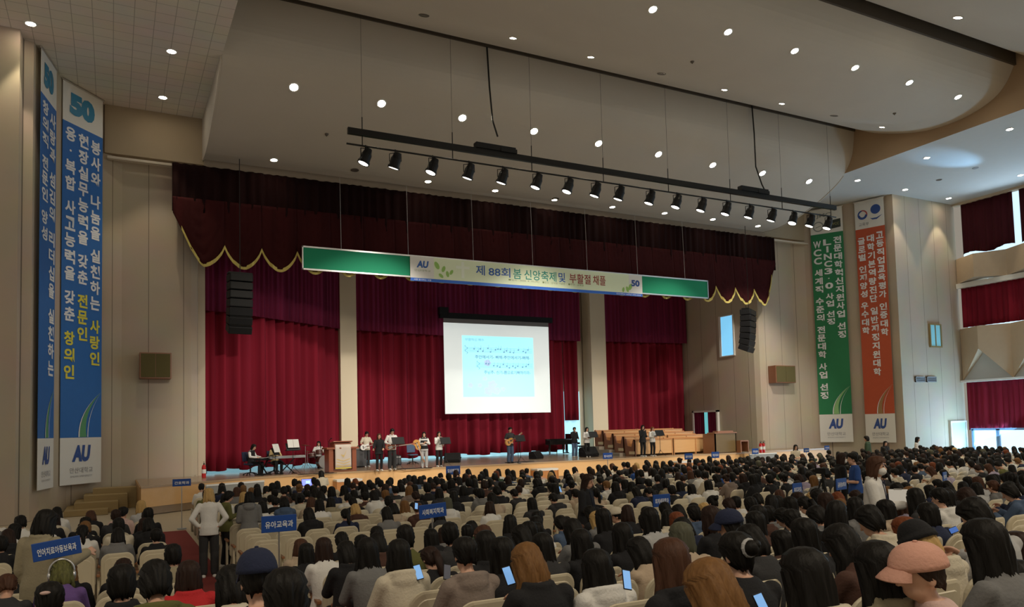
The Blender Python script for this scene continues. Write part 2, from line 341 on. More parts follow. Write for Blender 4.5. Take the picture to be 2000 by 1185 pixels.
# proscenium header and the bulkheads beside it
struct(MB().bb(-.3, 40.2, 34.75, 35.5, 14.32, 16.4).build('wall_header', mat('bulkhead_tan', (.4, .32, .22), .85, var=.06, vscale=.8)))
struct(MB().bb(X0, X1+.2, 34.62, 34.8, 14.12, 14.52).build('trim_5', mat('header_trim', (.36, .29, .22), .7)))
struct(MB().bb(-.2, 40.1, 34.6, 34.84, 14.06, 14.16).build('trim_6', mat('header_lip', (.62, .55, .45), .6)))

def panel_hit(px, py):
    r = ray(px, py)
    for pr in PROF:
        for (ya, za), (yb, zb) in zip(pr, pr[1:]):
            ka = EYE+r[2]*ya/r[1]-za; kb = EYE+r[2]*yb/r[1]-zb
            if ka*kb <= 0 and ka != kb:
                t = ka/(ka-kb); y = ya+(yb-ya)*t; p = at_y(px, py, y); nn = Vector((0, zb-za, ya-yb)); nn = nn if nn.z < 0 else -nn
                return p, nn.normalized()
# recessed downlights
def downlight(p, n, r, lit, label, group):
    t = thing('ceiling_downlight', label, 'ceiling light', p, 0, group); t.rotation_euler = Vector(n).to_track_quat('-Z', 'Y').to_euler()
    b = MB(); N = 16
    prof = [(r*1.35, 0.0), (r*1.35, -.015), (r, -.02), (r, .05)]
    b.rings([[(q*math.cos(2*PI*k/N), q*math.sin(2*PI*k/N), z) for k in range(N)] for q, z in prof], False); b.build('trim_ring', M_white if lit else M_unlit, t)
    d = MB(); d.rings([[(r*.97*math.cos(2*PI*k/N), r*.97*math.sin(2*PI*k/N), z) for k in range(N)] for z in (-.012, .02)]); d.build('lens', M_lamp if lit else M_unlit, t)
def dl_labels(base, pts, grp, r, lit=True, plane=None, beam=0):
    for i, (x, y) in enumerate(pts):
        if plane: p = at_z(x, y, plane); n = Vector((0, 0, -1))
        else:
            h = panel_hit(x, y)
            if not h: continue
            p, n = h
        downlight(p, n, r, lit, base % ORD[i], grp)
        if lit and (plane or beam): spot('downlight_beam', p+Vector((0, 0, -.1)), p+Vector((0, 0, -5)), beam or 420, 80 if beam else 62, (1, .84, .6), .6 if beam else .35, .08)
ORD = ['first', 'second', 'third', 'fourth', 'fifth', 'sixth', 'seventh', 'eighth', 'ninth', 'tenth', 'eleventh', 'twelfth', 'thirteenth', 'fourteenth', 'fifteenth', 'sixteenth', 'seventeenth', 'eighteenth', 'nineteenth', 'twentieth',
       'twenty-first', 'twenty-second', 'twenty-third', 'twenty-fourth', 'twenty-fifth', 'twenty-sixth', 'twenty-seventh', 'twenty-eighth', 'twenty-ninth', 'thirtieth']
ORD += ['thirty-'+o for o in ORD[:9]]+['fortieth']+['forty-'+o for o in ORD[:9]]+['fiftieth']+['fifty-'+o for o in ORD[:9]]+['sixtieth']+['sixty-'+o for o in ORD[:9]]+['seventieth']+['seventy-'+o for o in ORD[:9]]
dl_labels('%s lit downlight from the tiled ceiling, upper row of the reflector above the stage', [(574, 170), (745, 202), (903, 230), (1043, 256), (1169, 280), (1286, 301), (1392, 322), (1489, 338), (1580, 354)], 'downlights, upper row above the stage', .16)
dl_labels('%s lit downlight from the tiled ceiling, lower row just above the stage header', [(535, 312), (836, 354), (967, 372), (1083, 390), (1196, 404), (1298, 416), (1392, 428), (1480, 441)], 'downlights, lower row above the header', .14)
dl_labels('%s lit downlight along the middle ceiling reflector, upper row', [(1275, 18), (1422, 62), (1552, 99), (1670, 132), (1776, 161), (1871, 189)], 'downlights, middle reflector', .14, True, None, 1000)
dl_labels('%s lit downlight beside the dark slot behind the lamp truss', [(1002, 74), (1154, 111), (1415, 175), (1527, 202), (1723, 248)], 'downlights beside the slot', .12, True, None, 700)
dl_labels('%s unlit downlight in the curved ceiling reflectors, counted along the slot', [(828, 30), (1292, 144), (1629, 226), (693, 332), (1187, 428), (1085, 388)], 'unlit downlights', .14, False)
dl_labels('%s lit downlight in the nearest reflector at the top corner', [(1871, 34)], 'downlights, nearest reflector', .15)
dl_labels('%s lit downlight in the square-tiled ceiling beside the hanging blue banners', [(60, 46), (318, 190), (335, 100)], 'downlights in the tiled ceiling', .15, True, ZS)
dl_labels('%s lit downlight in the pale bluish side ceiling near the galleries', [(1675, 352), (1768, 370), (1853, 387), (1810, 308), (1972, 252), (1993, 342)], 'downlights in the side ceiling', .14, True, ZS)
dl_labels('%s unlit downlight in the pale bluish side ceiling', [(1905, 328), (1834, 351)], 'unlit side downlights', .12, False, ZS)
for i, (x, y) in enumerate([(638, 262), (1352, 120), (1747, 221)]):
    p, n = panel_hit(x, y); b = MB(); b.cyl((0, 0, .02), (0, 0, -.05), .09, .06); b.cyl((0, 0, -.05), (0, 0, -.09), .02)
    tag(b.build('smoke_detector', M_unlit, None, loc=p), '%s small dark smoke detector on the curved ceiling reflectors' % ORD[i], 'smoke detector', 'smoke detectors')
# side wall with three gallery tiers
b = MB()
b.bb(48.0, 48.4, -9, 30, 0, .12)
for z0, z1 in ((16.2, 16.5),): b.bb(47.9, 48.4, -9, 30, z0, z1)
struct(b.build('wall_gallery', M_plain))
struct(MB().bb(48.9, 49.1, -9, 30, .1, 16.4).build('window_1', M_day2))
def zig(name, z0, z1, soffit, mt):
    b = MB(); n = 14; yy = [29.95-i*1.55 for i in range(n+1)]
    for i in range(n):
        xa, xb = (47.95, 47.2) if i % 2 == 0 else (47.2, 47.95)
        zb_a, zb_b = (z0, z0+soffit) if i % 2 == 0 else (z0+soffit, z0)
        pa, pb = [(xa, yy[i], zb_a), (xb, yy[i+1], zb_b)]
        b.add([pa, pb, (xb, yy[i+1], z1), (xa, yy[i], z1), (48.6, yy[i], zb_a), (48.6, yy[i+1], zb_b), (48.6, yy[i+1], z1), (48.6, yy[i], z1)], [(0, 1, 2, 3), (4, 7, 6, 5), (3, 2, 6, 7), (0, 4, 5, 1)])
    return struct(b.build(name, mt))
M_par = mat('gallery_front', (.5, .38, .26), .8, var=.06)
zig('wall_gallery_upper', 11.15, 12.75, .15, M_par)
zig('wall_gallery_lower', 4.95, 8.25, 1.9, M_par)
struct(MB().bb(48.0, 48.3, -9, 29.9, 4.98, 8.2).build('wall_gallery_soffit', mat('soffit_grey', (.55, .56, .56), .7)))
struct(MB().bb(47.7, 48.4, -9, 29.95, 4.85, 4.98).bb(47.8, 48.4, -9, 29.95, 10.85, 11.15).build('trim_7', M_white))
def pleats(path, z0, z1, amp, wl, name, mt, parent=None, nv=6, hem=None, seed=1, th=.03, sub=7):
    P = [Vector((x, y, 0)) for x, y in path]; L = [0]
    for a, e in zip(P, P[1:]): L.append(L[-1]+(e-a).length)
    tot = L[-1]; nu = max(8, int(tot/wl*sub)); rnd = random.Random(seed); ph = [rnd.uniform(-1, 1) for _ in range(60)]
    def base(s):
        s = min(max(s, 0), tot-1e-6)
        for i in range(len(L)-1):
            if s <= L[i+1]+1e-9:
                t = (s-L[i])/(L[i+1]-L[i]); d = (P[i+1]-P[i]).normalized(); return P[i].lerp(P[i+1], t), Vector((d.y, -d.x, 0))
    def fn(u, v):
        s = u*tot; p, n = base(s); k = s/wl
        a = amp*(math.sin(2*PI*(k+.3*math.sin(k*.7+ph[0])))+.45*math.sin(2*PI*k*.37+ph[1]*3+.4*v)+.25*math.sin(2*PI*k*2.1+ph[2]))
        z = z0+(z1-z0)*v
        if hem and v == 0: z += hem(s/tot, p)
        q = p+n*a*(.75+.25*(1-v)); return (q.x, q.y, z)
    m = MB(); m.sheet(fn, nu, nv, (0, th, 0)); return m.build(name, mt, parent, smooth=True)
gal = [('upper', 13.0, 16.3, 'dark red curtain across the topmost gallery under the ceiling', .4), ('mid', 8.35, 10.9, 'crimson curtain across the middle gallery between the two faceted fronts', .35), ('low', 1.85, 4.9, 'crimson curtain hanging above the bright glass doors', .35)]
for nm, z0, z1, lab, wl in gal:
    if nm == 'upper':
        t = thing('gallery_curtain', lab, 'curtain', (0, 0, 0))
        pleats([(48.15, 29.55), (48.15, 26.4)], z0, z1, .05, wl, 'panel', M_val2, t, seed=3, hem=lambda u, p: .1*math.sin(u*9)); pleats([(48.15, 26.0), (48.15, 14)], z0, z1, .05, wl, 'panel', M_val2, t, seed=4, hem=lambda u, p: .1*math.sin(u*31))
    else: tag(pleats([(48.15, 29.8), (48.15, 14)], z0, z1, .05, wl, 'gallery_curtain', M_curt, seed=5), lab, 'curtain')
# glass doors under the lowest gallery
t = tag(MB().bb(48.0, 48.1, 14, 29.5, 0, 1.85).build('door_1', M_day2), 'x', 'x'); del t['label'], t['category']; struct(t)
b = MB()
for y in (29.5, 28.0, 27.9, 26.3, 24.6, 22.9): b.bb(47.9, 48.02, y-.06, y+.06, 0, 1.9)
b.bb(47.9, 48.02, 14, 29.6, 1.82, 1.95); b.build('door_frame', mat('door_frame_blue', (.25, .45, .75), .4), t)
# door, window and vents in the wall beside the galleries
def on_y(x0, y0, x1, y1, Y): a = at_y(x0, y0, Y); e = at_y(x1, y1, Y); return a.x, e.x, min(a.z, e.z), max(a.z, e.z)
xa, xb, za, zb = on_y(1858, 825, 1890, 900, 29.9)
d = struct(MB().bb(xa, xb, 29.93, 30.02, max(za, 0), zb).build('door_2', mat('pale_door', (.5, .68, .62), .5)))
MB().bb(xa-.1, xa, 29.86, 30.0, 0, zb+.1).bb(xb, xb+.1, 29.86, 30.0, 0, zb+.1).bb(xa, xb, 29.86, 30.0, zb, zb+.1).build('door_frame', M_white, d)
xa, xb, za, zb = on_y(1817, 634, 1839, 676, 29.9)
d = struct(MB().bb(xa, xb, 29.94, 30.0, za, zb).build('window_2', mat('blue_glass', (.2, .5, .6), .2, emit=.35)))
MB().bb(xa-.08, xa, 29.88, 30, za-.08, zb+.08).bb(xb, xb+.08, 29.88, 30, za-.08, zb+.08).bb(xa, xb, 29.88, 30, za-.08, za).bb(xa, xb, 29.88, 30, zb, zb+.08).bb((xa+xb)/2-.03, (xa+xb)/2+.03, 29.9, 30, za, zb).build('window_frame', M_step, d)
for i, (pa, pb) in enumerate((((1789, 735), (1808, 746)), ((1811, 735), (1830, 746)))):
    xa, xb, za, zb = on_y(*pa, *pb, 29.9)
    o = MB().bb(xa, xb, 29.93, 30.0, za, zb); v = thing('wall_vent', ('metal wall vent farther from the galleries of the adjacent pair', 'metal wall vent nearer the galleries of the adjacent pair')[i], 'vent', ((xa+xb)/2, 29.9, za), 0, 'wall vents')
    b = MB(); w_ = (xb-xa)/2; h_ = zb-za; b.bb(-w_, w_, .05, .09, 0, h_); b.build('backing', M_dark, v)
    b = MB(); b.bb(-w_, w_, 0, .08, 0, .04).bb(-w_, w_, 0, .08, h_-.04, h_).bb(-w_, -w_+.04, 0, .08, 0, h_).bb(w_-.04, w_, 0, .08, 0, h_)
    for k in range(5): b.bb(-w_, w_, .02, .05, h_*(k+.7)/6, h_*(k+1.1)/6)
    b.build('louvre', M_grey, v)
# window and door in the stage inner wall
p0, p1 = at_x(1407, 620, 35.8), at_x(1433, 692, 35.8)
z0, z1 = at_x(1420, 694, 35.8).z, at_x(1420, 617, 35.8).z
d = struct(MB().bb(35.82, 35.89, p1.y, p0.y, z0, z1).build('window_3', M_day))
MB().bb(35.78, 35.89, p0.y, p0.y+.2, z0-.06, z1+.06).bb(35.78, 35.89, p1.y-.08, p1.y, z0-.06, z1+.06).bb(35.78, 35.89, p1.y, p0.y, z1, z1+.06).bb(35.78, 35.89, p1.y, p0.y, z0-.06, z0).build('window_frame', M_white, d)
p0, p1 = at_x(1358, 850, 35.8), at_x(1402, 850, 35.8); zt = at_x(1400, 804, 35.8).z
d = struct(MB().bb(35.84, 35.89, p1.y, p0.y, 1, zt).build('door_3', M_dark))
MB().bb(35.7, 35.89, p1.y-.14, p1.y, 1, zt+.12).bb(35.7, 35.89, p0.y, p0.y+.14, 1, zt+.12).bb(35.7, 35.89, p1.y-.14, p0.y+.14, zt, zt+.12).build('door_frame', M_white, d)
ym = at_x(1381, 850, 35.8).y
MB().bb(35.8, 35.84, ym-.16, ym+.2, 1, zt).build('glazing', M_cyan, d)
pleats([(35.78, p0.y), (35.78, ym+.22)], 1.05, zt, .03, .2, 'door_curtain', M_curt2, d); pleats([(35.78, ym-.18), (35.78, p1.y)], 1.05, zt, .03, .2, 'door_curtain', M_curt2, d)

# ------------------------------------------------------------------ stage
def front_y(x): return 32.7-(.05*(9-x)**2 if x < 9 else 0)
xs = [.9+i*.7 for i in range(12)]+[9.5, 14, 20, 26, 32, 38.6]
prof = [(x, front_y(x)) for x in xs]
stage = struct(MB().prism(prof+[(38.6, 35.15), (36, 35.15), (36, 43.5), (3.2, 43.5), (3.2, 35.1), (.9, 35.1)], .02, 1.0).build('floor_stage', [M_stage]))
b = MB()
for (xa, ya), (xb, yb) in zip(prof, prof[1:]): b.rings([[(xa, ya-.03, z), (xb, yb-.03, z), (xb, yb+.02, z), (xa, ya+.02, z)] for z in (.28, .94)])
b.build('fascia', M_front, stage)
b = MB()
for (xa, ya), (xb, yb) in zip(prof, prof[1:]): b.rings([[(xa, ya-.06, z), (xb, yb-.06, z), (xb, yb+.02, z), (xa, ya+.02, z)] for z in (.94, 1.01)])
b.build('nosing', wood('nosing_wood', (.42, .28, .15), (.5, .34, .2), .3), stage)
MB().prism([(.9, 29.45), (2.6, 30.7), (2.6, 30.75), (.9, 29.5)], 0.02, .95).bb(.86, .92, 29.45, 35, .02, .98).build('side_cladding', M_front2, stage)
t = thing('stage_stairs', 'dark wooden steps rising to the stage beside the wall with blue banners', 'stairs', (0, 0, 0))
for k in range(4):
    z1 = .8-.2*k; x1 = .86-.0*k; b = MB(); b.bb(-.62-.28*k, .86-.32*k if k else .86, 33.2-.75*k, 34.1, .01, z1); b.build('step', M_step, t)
# ramps / box steps against the stage front
for i, (pa, pb, lab) in enumerate((((655, 925), (705, 925), 'orange wooden box step with white top before the stage, beside the lectern'), ((1045, 912), (1086, 912), 'orange wooden box step with white top before the stage, under a floor monitor'), ((1318, 898), (1357, 898), 'orange box step with white top before the stage, below the singers beside the pews'))):
    a = at_y(*pa, 32.2); e = at_y(*pb, 32.2); t = thing('box_step', lab, 'step', ((a.x+e.x)/2, 32.2, 0), 0, 'box steps before the stage')
    w_ = (e.x-a.x)/2; MB().bb(-w_, w_, -.22, .42, .62, .72).build('tread', M_white, t, bevel=.01)
    MB().bb(-w_+.02, w_-.02, -.2, .42, 0, .62).bb(-w_, -w_+.04, -.24, .42, 0, .64).bb(w_-.04, w_, -.24, .42, 0, .64).build('body', wood('box_step_wood%d' % i, (.5, .2, .06), (.56, .26, .09)), t)
for pa, pb, lab in (((402, 945), (515, 945), 'long grey cover panel leaning on the stage front near the carpeted aisle'), ((1461, 887), (1514, 887), 'grey cover panel leaning on the stage front below the fire extinguishers')):
    a = at_y(*pa, 30.2 if pa[0] < 900 else 32.3); e = at_y(*pb, 31.2 if pa[0] < 900 else 32.3); n_ = Vector((e.x-a.x, e.y-a.y, 0)); L_ = n_.length
    t = thing('cover_panel', lab, 'panel', (a.x, a.y-.12, 0), math.atan2(n_.y, n_.x)); MB().bb(0, L_, 0, .06, .0, .86).build('board', mat('cover_grey', (.28, .28, .26), .6), t); MB().bb(0, L_, -.02, .08, .86, .92).build('rail', M_white, t)

# back curtains: lower drapes and the finer upper drapes
CP = [(3.35, 36.0), (4.65, 36.6), (7, 38.1), (9.5, 39.7), (10.95, 40.8)]
CP2 = [(11.5, 41.3), (15, 41.8), (18, 42.3), (22, 42.5), (25.9, 42.6)]
CP2B = [(25.95, 42.6), (27.2, 42.62)]
CP3 = [(28.0, 42.75), (32, 42.5), (35.8, 42.2)]
hemf = lambda k: (lambda u, p: .16+.05*math.sin(u*37+k)+.03*math.sin(u*91))
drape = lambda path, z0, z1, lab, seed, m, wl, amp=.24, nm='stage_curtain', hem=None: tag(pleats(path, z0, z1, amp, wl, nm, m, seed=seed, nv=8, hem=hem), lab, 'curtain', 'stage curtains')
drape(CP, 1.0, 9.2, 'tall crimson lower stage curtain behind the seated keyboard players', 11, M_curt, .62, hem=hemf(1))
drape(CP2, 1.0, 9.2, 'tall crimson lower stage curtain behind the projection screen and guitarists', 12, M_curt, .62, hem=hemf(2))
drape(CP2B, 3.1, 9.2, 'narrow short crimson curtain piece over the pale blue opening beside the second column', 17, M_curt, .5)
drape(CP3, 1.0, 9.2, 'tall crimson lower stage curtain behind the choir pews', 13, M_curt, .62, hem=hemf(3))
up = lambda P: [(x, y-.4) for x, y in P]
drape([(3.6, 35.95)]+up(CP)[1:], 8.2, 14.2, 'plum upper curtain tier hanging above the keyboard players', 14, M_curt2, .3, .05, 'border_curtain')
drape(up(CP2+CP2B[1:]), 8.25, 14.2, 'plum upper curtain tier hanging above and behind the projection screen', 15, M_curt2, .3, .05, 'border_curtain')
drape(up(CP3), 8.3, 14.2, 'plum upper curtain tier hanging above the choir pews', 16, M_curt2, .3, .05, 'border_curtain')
struct(MB().bb(3.4, 12, 42.9, 43.0, 1.0, 3).bb(12.4, 25.6, 43.05, 43.15, 1.0, 2.2).bb(25.7, 27.45, 43.0, 43.1, 1.0, 5).build('window_4', mat('daylit_pale_glass', (.4, .78, .92), .2, emit=.8)))
for pa, pb, lab, Yc in (((665, 700), (697, 700), 1, 40.2), ((1155, 700), (1184, 700), 2, 42.2)):
    a = at_y(*pa, Yc); e = at_y(*pb, Yc)
    o = MB().bb(a.x, e.x, Yc, Yc+1.0, 1, 14.6).bb(a.x-.04, e.x+.04, Yc-.04, Yc+1.04, 1, 1.14).build('column', M_col); o['kind'] = 'structure'
# valance with gold-edged swags
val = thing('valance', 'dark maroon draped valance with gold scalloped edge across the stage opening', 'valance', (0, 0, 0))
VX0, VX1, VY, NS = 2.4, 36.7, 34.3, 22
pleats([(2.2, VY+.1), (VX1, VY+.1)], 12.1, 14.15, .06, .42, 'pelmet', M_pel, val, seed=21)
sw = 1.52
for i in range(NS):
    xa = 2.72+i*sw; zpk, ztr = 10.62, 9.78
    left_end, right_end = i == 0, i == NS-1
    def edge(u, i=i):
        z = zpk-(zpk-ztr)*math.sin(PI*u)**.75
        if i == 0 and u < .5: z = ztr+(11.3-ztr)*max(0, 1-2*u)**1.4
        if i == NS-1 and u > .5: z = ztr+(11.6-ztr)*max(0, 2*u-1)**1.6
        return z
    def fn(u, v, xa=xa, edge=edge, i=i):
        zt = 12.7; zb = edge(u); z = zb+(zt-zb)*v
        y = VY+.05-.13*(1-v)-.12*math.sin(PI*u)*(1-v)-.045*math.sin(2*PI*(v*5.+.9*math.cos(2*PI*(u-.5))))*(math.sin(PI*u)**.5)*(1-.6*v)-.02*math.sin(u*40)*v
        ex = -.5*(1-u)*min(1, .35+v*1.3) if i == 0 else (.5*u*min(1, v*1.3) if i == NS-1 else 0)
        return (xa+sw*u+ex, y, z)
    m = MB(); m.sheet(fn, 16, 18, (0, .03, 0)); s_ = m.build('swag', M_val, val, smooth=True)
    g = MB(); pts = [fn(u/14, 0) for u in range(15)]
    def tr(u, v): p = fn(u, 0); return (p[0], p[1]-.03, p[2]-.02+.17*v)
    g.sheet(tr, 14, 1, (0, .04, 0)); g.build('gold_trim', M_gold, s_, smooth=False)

# hanging festival banner
BY = 33.9
A, B_, C_, D_ = at_y(592, 481, BY), at_y(1381, 550, BY), at_y(592, 525, BY), at_y(1381, 581, BY)
bz1, bz0 = (A.z+B_.z)/2, (C_.z+D_.z)/2; bx0, bx1 = A.x, B_.x
ban = thing('festival_banner', 'long green banner with pale printed centre hanging in front of the valance', 'banner', ((bx0+bx1)/2, BY, bz0))
hw, hh = (bx1-bx0)/2, bz1-bz0
cx0 = at_y(800, 500, BY).x-ban.location.x; cx1 = at_y(1253, 560, BY).x-ban.location.x
cz0 = at_y(1000, 562, BY).z-bz0; cz0 = min(cz0, -.12)
MB().bb(-hw, hw, 0, .06, 0, hh).build('green_board', mat('green_board', (.02, .27, .14), .75, spec=.2), ban)
b = MB(); b.bb(-hw-.04, hw+.04, -.03, .08, hh-.02, hh+.05).bb(-hw-.04, hw+.04, -.03, .08, -.05, .02).bb(-hw-.05, -hw, -.03, .08, -.05, hh+.05).bb(hw, hw+.05, -.03, .08, -.05, hh+.05); b.build('metal_frame', M_steel, ban)
MB().bb(cx0, cx1, -.06, -.04, cz0, hh).build('printed_sheet', mat('sheet_pale_green', (.76, .84, .6), .6, var=.08, vscale=.4), ban)
def bf(y): return lambda u, v: (u, y, v)
W_ = cx1-cx0
for ua, ub in ((cx0, cx0+W_*.088), (cx1-W_*.066, cx1)): MB().bb(ua, ub, -.066, -.06, cz0+.16, hh).build('white_label', M_white, ban)
MB().bb(cx0, cx1, -.066, -.06, cz0, cz0+.15).build('blue_stripe', mat('stripe_blue', (.02, .14, .62), .5), ban)
ML = {k: mat('ink_'+k, c_, .6) for k, c_ in dict(blue=(.03, .12, .42), teal=(.03, .3, .22), maroon=(.33, .05, .04), olive=(.25, .32, .12), lightgreen=(.3, .52, .12), navy=(.03, .08, .3)).items()}
zc = (cz0+.15+hh)/2+.05; fl = bf(-.07)
def tx(name, parent, mt, items):
    m = MB()
    for it in items: put_text(m, *it[:-1], **it[-1])
    return m.build(name, mt, parent, recalc=False)
def sx_(f_): return cx0+W_*f_
tx('lettering', ban, ML['blue'], [('제', fl, sx_(.27), zc+.04, dict(w=W_*.036, h=.5)), ('88회', fl, sx_(.348), zc+.02, dict(w=W_*.09, h=.48)), ('및', fl, sx_(.617), zc, dict(w=W_*.03, h=.5)), ('AU', fl, sx_(.046), zc+.1, dict(w=W_*.042, h=.34, bold=.05, shear=.15))])
tx('lettering', ban, ML['teal'], [('봄', fl, sx_(.422), zc, dict(w=W_*.034, h=.52)), ('신앙축제', fl, sx_(.522), zc, dict(w=W_*.14, h=.52))])
tx('lettering', ban, ML['maroon'], [('부활절', fl, sx_(.7), zc, dict(w=W_*.098, h=.52)), ('채플', fl, sx_(.79), zc, dict(w=W_*.06, h=.52))])
tx('lettering', ban, ML['olive'], [('■일시 : 2025. 4. 15.(화)', fl, sx_(.45), zc-.33, dict(w=W_*.13, h=.11, bold=0)), ('■장소 : 강석봉 기념관', fl, sx_(.58), zc-.33, dict(w=W_*.1, h=.11, bold=0)), ('■주관 : 교목실', fl, sx_(.68), zc-.33, dict(w=W_*.07, h=.11, bold=0)), ('안산대학교', fl, sx_(.045), zc-.2, dict(w=W_*.06, h=.1, bold=0))])
tx('lettering', ban, ML['navy'], [('50', fl, sx_(.966), zc, dict(w=W_*.042, h=.36, bold=.05))])
tx('lettering', ban, M_txt, [('사랑 봉사하는 사람', bf(-.068), sx_(.045), cz0+.075, dict(w=W_*.065, h=.08, bold=.01)), ('안산대학교 50주년 1973-2023', bf(-.068), sx_(.93), cz0+.075, dict(w=W_*.12, h=.08, bold=.01))])
q = sx_(.2); b = MB(); b.prism([(q-.08, zc-.42), (q+.08, zc-.42), (q+.08, zc+.03), (q+.36, zc+.03), (q+.36, zc+.17), (q+.08, zc+.17), (q+.08, zc+.38), (q-.08, zc+.38), (q-.08, zc+.17), (q-.36, zc+.17), (q-.36, zc+.03), (q-.08, zc+.03)], -.068, -.062, 'y'); b.build('cross_emblem', mat('cross_pale', (.8, .86, .72), .6), ban)
for u, v, r, a in ((.1, .1, .2, .5), (.125, -.05, .16, -.4), (.14, -.28, .15, .2), (.155, -.18, .14, -.6), (.115, -.38, .14, .9), (.94, -.22, .2, -.5), (.925, -.36, .16, .3), (.905, -.4, .14, -.2)):
    b = MB(); n = 12; b.add([(sx_(u)+r*(.55*math.sin(2*PI*k/n))*math.cos(a)-r*math.cos(2*PI*k/n)*math.sin(a), -.069, zc+v+r*.55*math.sin(2*PI*k/n)*math.sin(a)+r*math.cos(2*PI*k/n)*math.cos(a)) for k in range(n)], [tuple(range(n))]); b.build('leaf_print', ML['lightgreen'], ban, recalc=False)
for px in (667, 798, 925, 1041, 1147, 1245, 1337):
    x = at_y(px, 500, BY).x-ban.location.x; MB().cyl((x, .03, hh), (x, .12, 14.3-bz0), .009, n=6).build('suspension_wire', M_steel, ban)

# projection screen
SY = 41.0
A = at_y(866, 621, SY); D_ = at_y(1071, 805, SY); sx0, sx1, sz0, sz1 = A.x, at_y(1071, 640, SY).x, D_.z, A.z
scr = thing('projection_screen', 'large white projection screen with pale blue hymn slide', 'projection screen', ((sx0+sx1)/2, SY, sz0))
hw, hh = (sx1-sx0)/2, sz1-sz0
MB().bb(-hw, hw, 0, .03, 0, hh-.25).build('screen_cloth', mat('screen_white', (.8, .86, .84), .7, emit=.56), scr)  # emission stands in for stray projector light on the white cloth
MB().bb(-hw, hw, -.01, .04, hh-.25, hh).build('top_border', mat('screen_border', (.25, .24, .25), .7), scr)
MB().bb(-hw-.25, hw+.25, -.12, .14, hh, hh+.32).bb(-hw-.3, -hw+.25, -.2, .1, hh+.2, hh+.62).build('roller_case', M_black, scr)
ax0, ax1 = at_y(903, 700, SY).x-scr.location.x, at_y(1042, 700, SY).x-scr.location.x; az0, az1 = at_y(970, 775, SY).z-sz0, at_y(970, 657, SY).z-sz0
pic = MB().bb(ax0, ax1, -.01, -.002, az0, az1).build('projected_slide', mat('slide_cyan', (.42, .93, 1.), .6, emit=.85), scr)
iw, ih = ax1-ax0, az1-az0; mi = mat('slide_ink', (.2, .42, .6), .6, emit=.55); mf = mat('slide_flower', (.5, .65, .92), .6, emit=.75)
sf = lambda u, v: (ax0+u*iw, -.014, az0+v*ih)
m = MB()
def stext(t, cx, cy, w, h, bold=.02):
    V, F, W, H = glyphs(t, bold); m.add([sf(cx+x*w/W, cy+y*h/H) for x, y in V], F)
stext('부활하신 예수', .17, .935, .26, .045, 0); stext('주안에서기- 뻐해-주안에서기-뻐해-', .56, .655, .78, .06); stext('주님주- 신기-쁨으로기뻐하리라-', .62, .405, .66, .06)
for x0_, x1_, yy_ in ((.02, .98, .77), (.18, .98, .52)):
    for k in range(5): m.add([sf(x0_, yy_+.017*(k-2)), sf(x1_, yy_+.017*(k-2)), sf(x1_, yy_+.017*(k-2)+.003), sf(x0_, yy_+.017*(k-2)+.003)], [(0, 1, 2, 3)])
    rn = random.Random(int(yy_*100)); x_ = x0_+.14
    pts = [(x0_+.03+.02*math.sin(a*1.3), yy_-.07+.14*a/9) for a in range(10)]
    for (a, b0), (c_, d0) in zip(pts, pts[1:]): m.add([sf(a, b0), sf(a+.008, b0), sf(c_+.008, d0), sf(c_, d0)], [(0, 1, 2, 3)])
    while x_ < x1_-.02:
        y_ = yy_+rn.uniform(-.04, .03); n = 8
        m.add([sf(x_+.011*math.cos(2*PI*k/n), y_+.012*math.sin(2*PI*k/n)) for k in range(n)], [tuple(range(n))])
        m.add([sf(x_+.008, y_), sf(x_+.011, y_), sf(x_+.011, y_+.06), sf(x_+.008, y_+.06)], [(0, 1, 2, 3)]); x_ += rn.choice((.035, .05, .07))
m.build('slide_lettering', mi, pic, recalc=False)
for u, v, r in ((.3, .3, .03), (.23, .19, .03), (.1, .19, .035), (.4, .2, .06), (.35, .1, .06), (.46, .1, .05), (.55, .13, .03), (.34, .56, .045)):
    m = MB()
    for q in range(5):
        n = 10; cu, cv = u+r*.6*math.cos(q*1.257), v+r*.7*math.sin(q*1.257); m.add([(ax0+(cu+r*.55*math.cos(2*PI*k/n))*iw, -.012-.0004*q, az0+(cv+r*.6*math.sin(2*PI*k/n))*ih) for k in range(n)], [tuple(range(n))])
    m.build('slide_flower', mf, pic, recalc=False)

